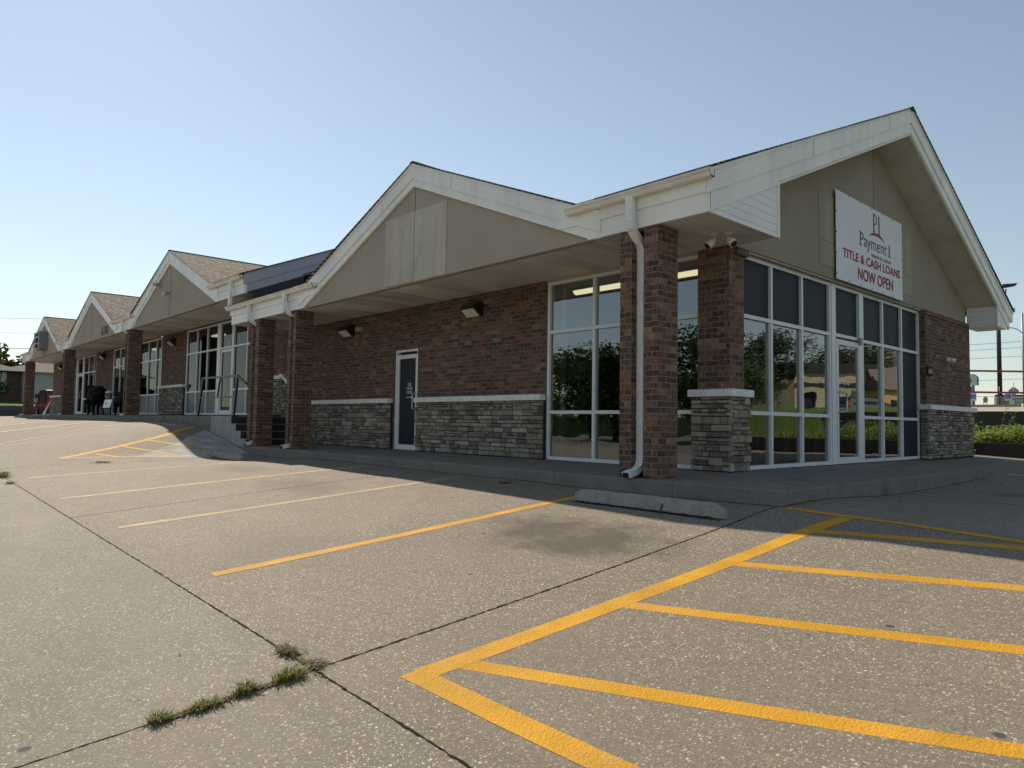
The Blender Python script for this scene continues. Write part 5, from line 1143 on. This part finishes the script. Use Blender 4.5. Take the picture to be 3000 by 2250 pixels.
m = MB(); m.prism([(a*.9-.06, -.03, b*.97+.12) for a, b in prof], (0, .02, 0)); m.build('face', CAMW, e, local=True)
lp('post', BLUE, (.28, .55, 0, .3, 0, 4.0), (-1.9, -1.65, 0, .3, 0, 4.0)); lp('red_panel', plain('maroon_panel', (.30,.04,.07), .6), (-1.6, .25, .0, .2, 3.05, 3.9)); lp('white_panel', CAMW, (-1.6, .25, 0, .2, 2.2, 2.75), (-1.6, .25, 0, .2, 1.5, 2.05), (-1.6, .25, 0, .2, .95, 1.4)); lp('orange_panel', plain('orange_print', (.6,.25,.12), .6), (-1.3, .1, -.03, 0, 2.35, 2.6))
def ltext(s, size, x, z, mat, y=-.06, sx=1):
    o = text(s, size, 'A', y, x, z, mat, None, sx=sx); o.parent = e; return o
ltext('foods', 1.0, -.72, 4.35, RTXT, sx=.9); ltext('MARKET', .26, -.5, 4.12, DTXT); ltext('PHARMACY', .26, -.68, 3.6, WTXT, -.03); ltext('BAKERY', .26, -.68, 3.2, WTXT, -.03)
for k, (x, y, z, lbx) in enumerate(((-6.83, 37.4, 1.75, 'blue and white wheelchair parking sign beside the shop corner'), (-5.5, 38.84, 1.78, 'blue and white wheelchair parking sign right of the lamp base'))):
    e = empty('parking_sign', (x, y, z), lbx, 'sign', 'accessible parking signs', rz=R(10)); m = MB(); m.tube([(0, 0, 0), (0, 0, .75)], .028, 8); m.build('post', BLACK, e, local=True)
    lb('plate', CAMW, e, (-.16, .16, -.035, -.03, .48, .96)); lb('blue_field', plain('parking_blue', (.03,.10,.36), .5) if 'parking_blue' not in bpy.data.materials else bpy.data.materials['parking_blue'], e, (-.12, .12, -.04, -.0355, .60, .84))
    m = MB(); m.tube([(-.01, -.045, .80), (-.01, -.045, .72), (.04, -.045, .71), (.06, -.045, .64)], .012, 6); m.tube([(.035+.055*math.cos(a)-.04, -.045, .675+.05*math.sin(a)) for a in np.linspace(2.0, 5.9, 10)], .009, 5); m.build('symbol', WTXT, e, local=True)
e = empty('warning_sign', (-13.13, 74.9, 2.2), 'grey back of a diamond road sign on a post', 'sign', rz=R(10)); m = MB(); m.tube([(0, 0, 0), (0, 0, 3.1)], .04, 6); m.build('post', GAL, e, local=True); m = MB(); m.prism([(0, 0, 1.75), (.47, 0, 2.28), (0, 0, 2.72), (-.47, 0, 2.28)], (0, .02, 0)); m.build('plate', GAL, e, local=True)
e = empty('stop_sign', (-20.8, 96.2, 2.3), 'grey back of a distant octagonal sign on twin posts', 'sign', rz=R(10)); m = MB(); m.prism([(.28*math.cos(a), 0, 2.1+.42*math.sin(a)) for a in [math.pi/8+k*math.pi/4 for k in range(8)]], (0, .03, 0)); m.build('plate', GAL, e, local=True)
for xx in (-.2, .15): lb('post', GAL, e, (xx-.03, xx+.03, .03, .08, 0, 2.2))
e = empty('marquee_sign', (-12.9, 75.2, 2.1), 'white lettered notice sign in a dark frame at the right', 'sign', rz=R(10)); lb('frame', BLACK, e, (-1.05, 1.15, 0, .2, .1, 2.0)); lb('board', plain('cream_board', (.55,.55,.50), .6), e, (-.9, 1.0, -.03, 0, .25, 1.85))
for k, z in enumerate((1.5, 1.15, .8, .45)): ltext(('WELCOME', 'BUFFET', 'LUNCH', 'OPEN')[k], .24, .05, z, DTXT, -.04)
e = empty('kiosk', (-10.9, 62.6, 2.15), 'blue and white arched kiosk behind the concrete lamp base', 'kiosk', rz=R(10)); m = MB(); m.prism([(-.9, 0, 0), (.62, 0, 0), (.62, 0, .95)]+[(.4+.2*math.cos(a), 0, .95+.18*math.sin(a)) for a in np.linspace(.3, 1.5, 4)]+[(-.75, 0, 1.13), (-.9, 0, .95)], (0, 1.2, 0)); m.build('shell', plain('kiosk_grey', (.30,.32,.38), .6), e, local=True); lb('blue_panel', BLUE, e, (.05, .60, -.03, 0, .05, .5)); lb('white_panel', CAMW, e, (.12, .5, -.05, -.03, .52, 1.0))
# red pipe rail on the retaining wall
RED = plain('red_pipe', (.22,.012,.03), .35, .5, 0, .08)
e = empty('pipe_rail', (0, 22, 1.2), 'two long red steel pipes of the barrier above the retaining wall', 'barrier')
p0, p1 = Vector((-6.2, 17.25, 0)), Vector((3.2, 27.5, 0))
for z in (2.76, 1.98): m = MB(); m.tube([p0+Vector((0, 0, z)), p1+Vector((0, 0, z))], .036, 10); m.build('rail', RED, e)
for p in (p0, p1): m = MB(); m.tube([p+Vector((0, 0, 1.1)), p+Vector((0, 0, 2.8))], .045, 10); m.build('post', RED, e)
e = empty('sign_post', (-6.0, 38.3, 1.8), 'thin dark post standing left of the lamp base', 'post'); m = MB(); m.tube([(-6.38, 40.9, 1.85), (-6.38, 40.9, 3.2)], .03, 6); m.build('post', BLACK, e)
# overhead wires
WIRE = plain('wire', (.03,.03,.03), .6)
def wire(a, b, sag, label, r=.02):
    a, b = Vector(a), Vector(b); m = MB(); m.tube([a.lerp(b, t)-Vector((0, 0, sag*4*t*(1-t))) for t in np.linspace(0, 1, 14)], r, 5); tag(m.build('overhead_wire', WIRE), label, 'wire', 'overhead wires')
for dz_, (z_, lb_) in enumerate(((10.2, 'upper thin wire at the right behind the roof'), (9.7, 'second thin wire at the right behind the roof'), (8.9, 'third thin wire at the right behind the roof'), (6.6, 'wire crossing behind the lamp pole'), (4.9, 'low wire crossing behind the lamp pole'))): wire((-60, 70+dz_, z_-1.3), (40, 86+dz_, z_+1.2), .5, lb_, .018)
wire((-100, -14, 7.85), (-86, 8, 8.1), .1, 'thick low wire at the left above the house', .035); wire((-100, -14, 9.5), (-86, 8, 9.8), .1, 'thin wire at the left, middle one', .016); wire((-100, -14, 11.15), (-86, 8, 11.4), .1, 'thin wire at the left, top one', .016)
for k, z_ in enumerate((7.2, 8.2, 9.0)): wire((-60, -46, z_), (60, -46, z_+.3), .8, ('low', 'middle', 'high')[k]+' wire along the road behind the camera', .02)
e = pole('utility_pole', -22.0, -46, -1.2, 11, .16, bpy.data.materials['pole_wood'], 'wooden utility pole across the road, seen in the front window', 'utility pole')
e = empty('rear_street_pole', (20, 20, 0), 'thin wires and pole at the side lawn', 'utility pole'); m = MB(); m.tube([(27, 30, .8), (27, 30, 11)], .15, 8); m.build('pole', bpy.data.materials['pole_wood'], e)
for k, z_ in enumerate((7.6, 8.3, 9.4)): wire((27, -40, z_), (27, 100, z_+.3), .9, ('low', 'middle', 'high')[k]+' wire along the side lawn', .02)
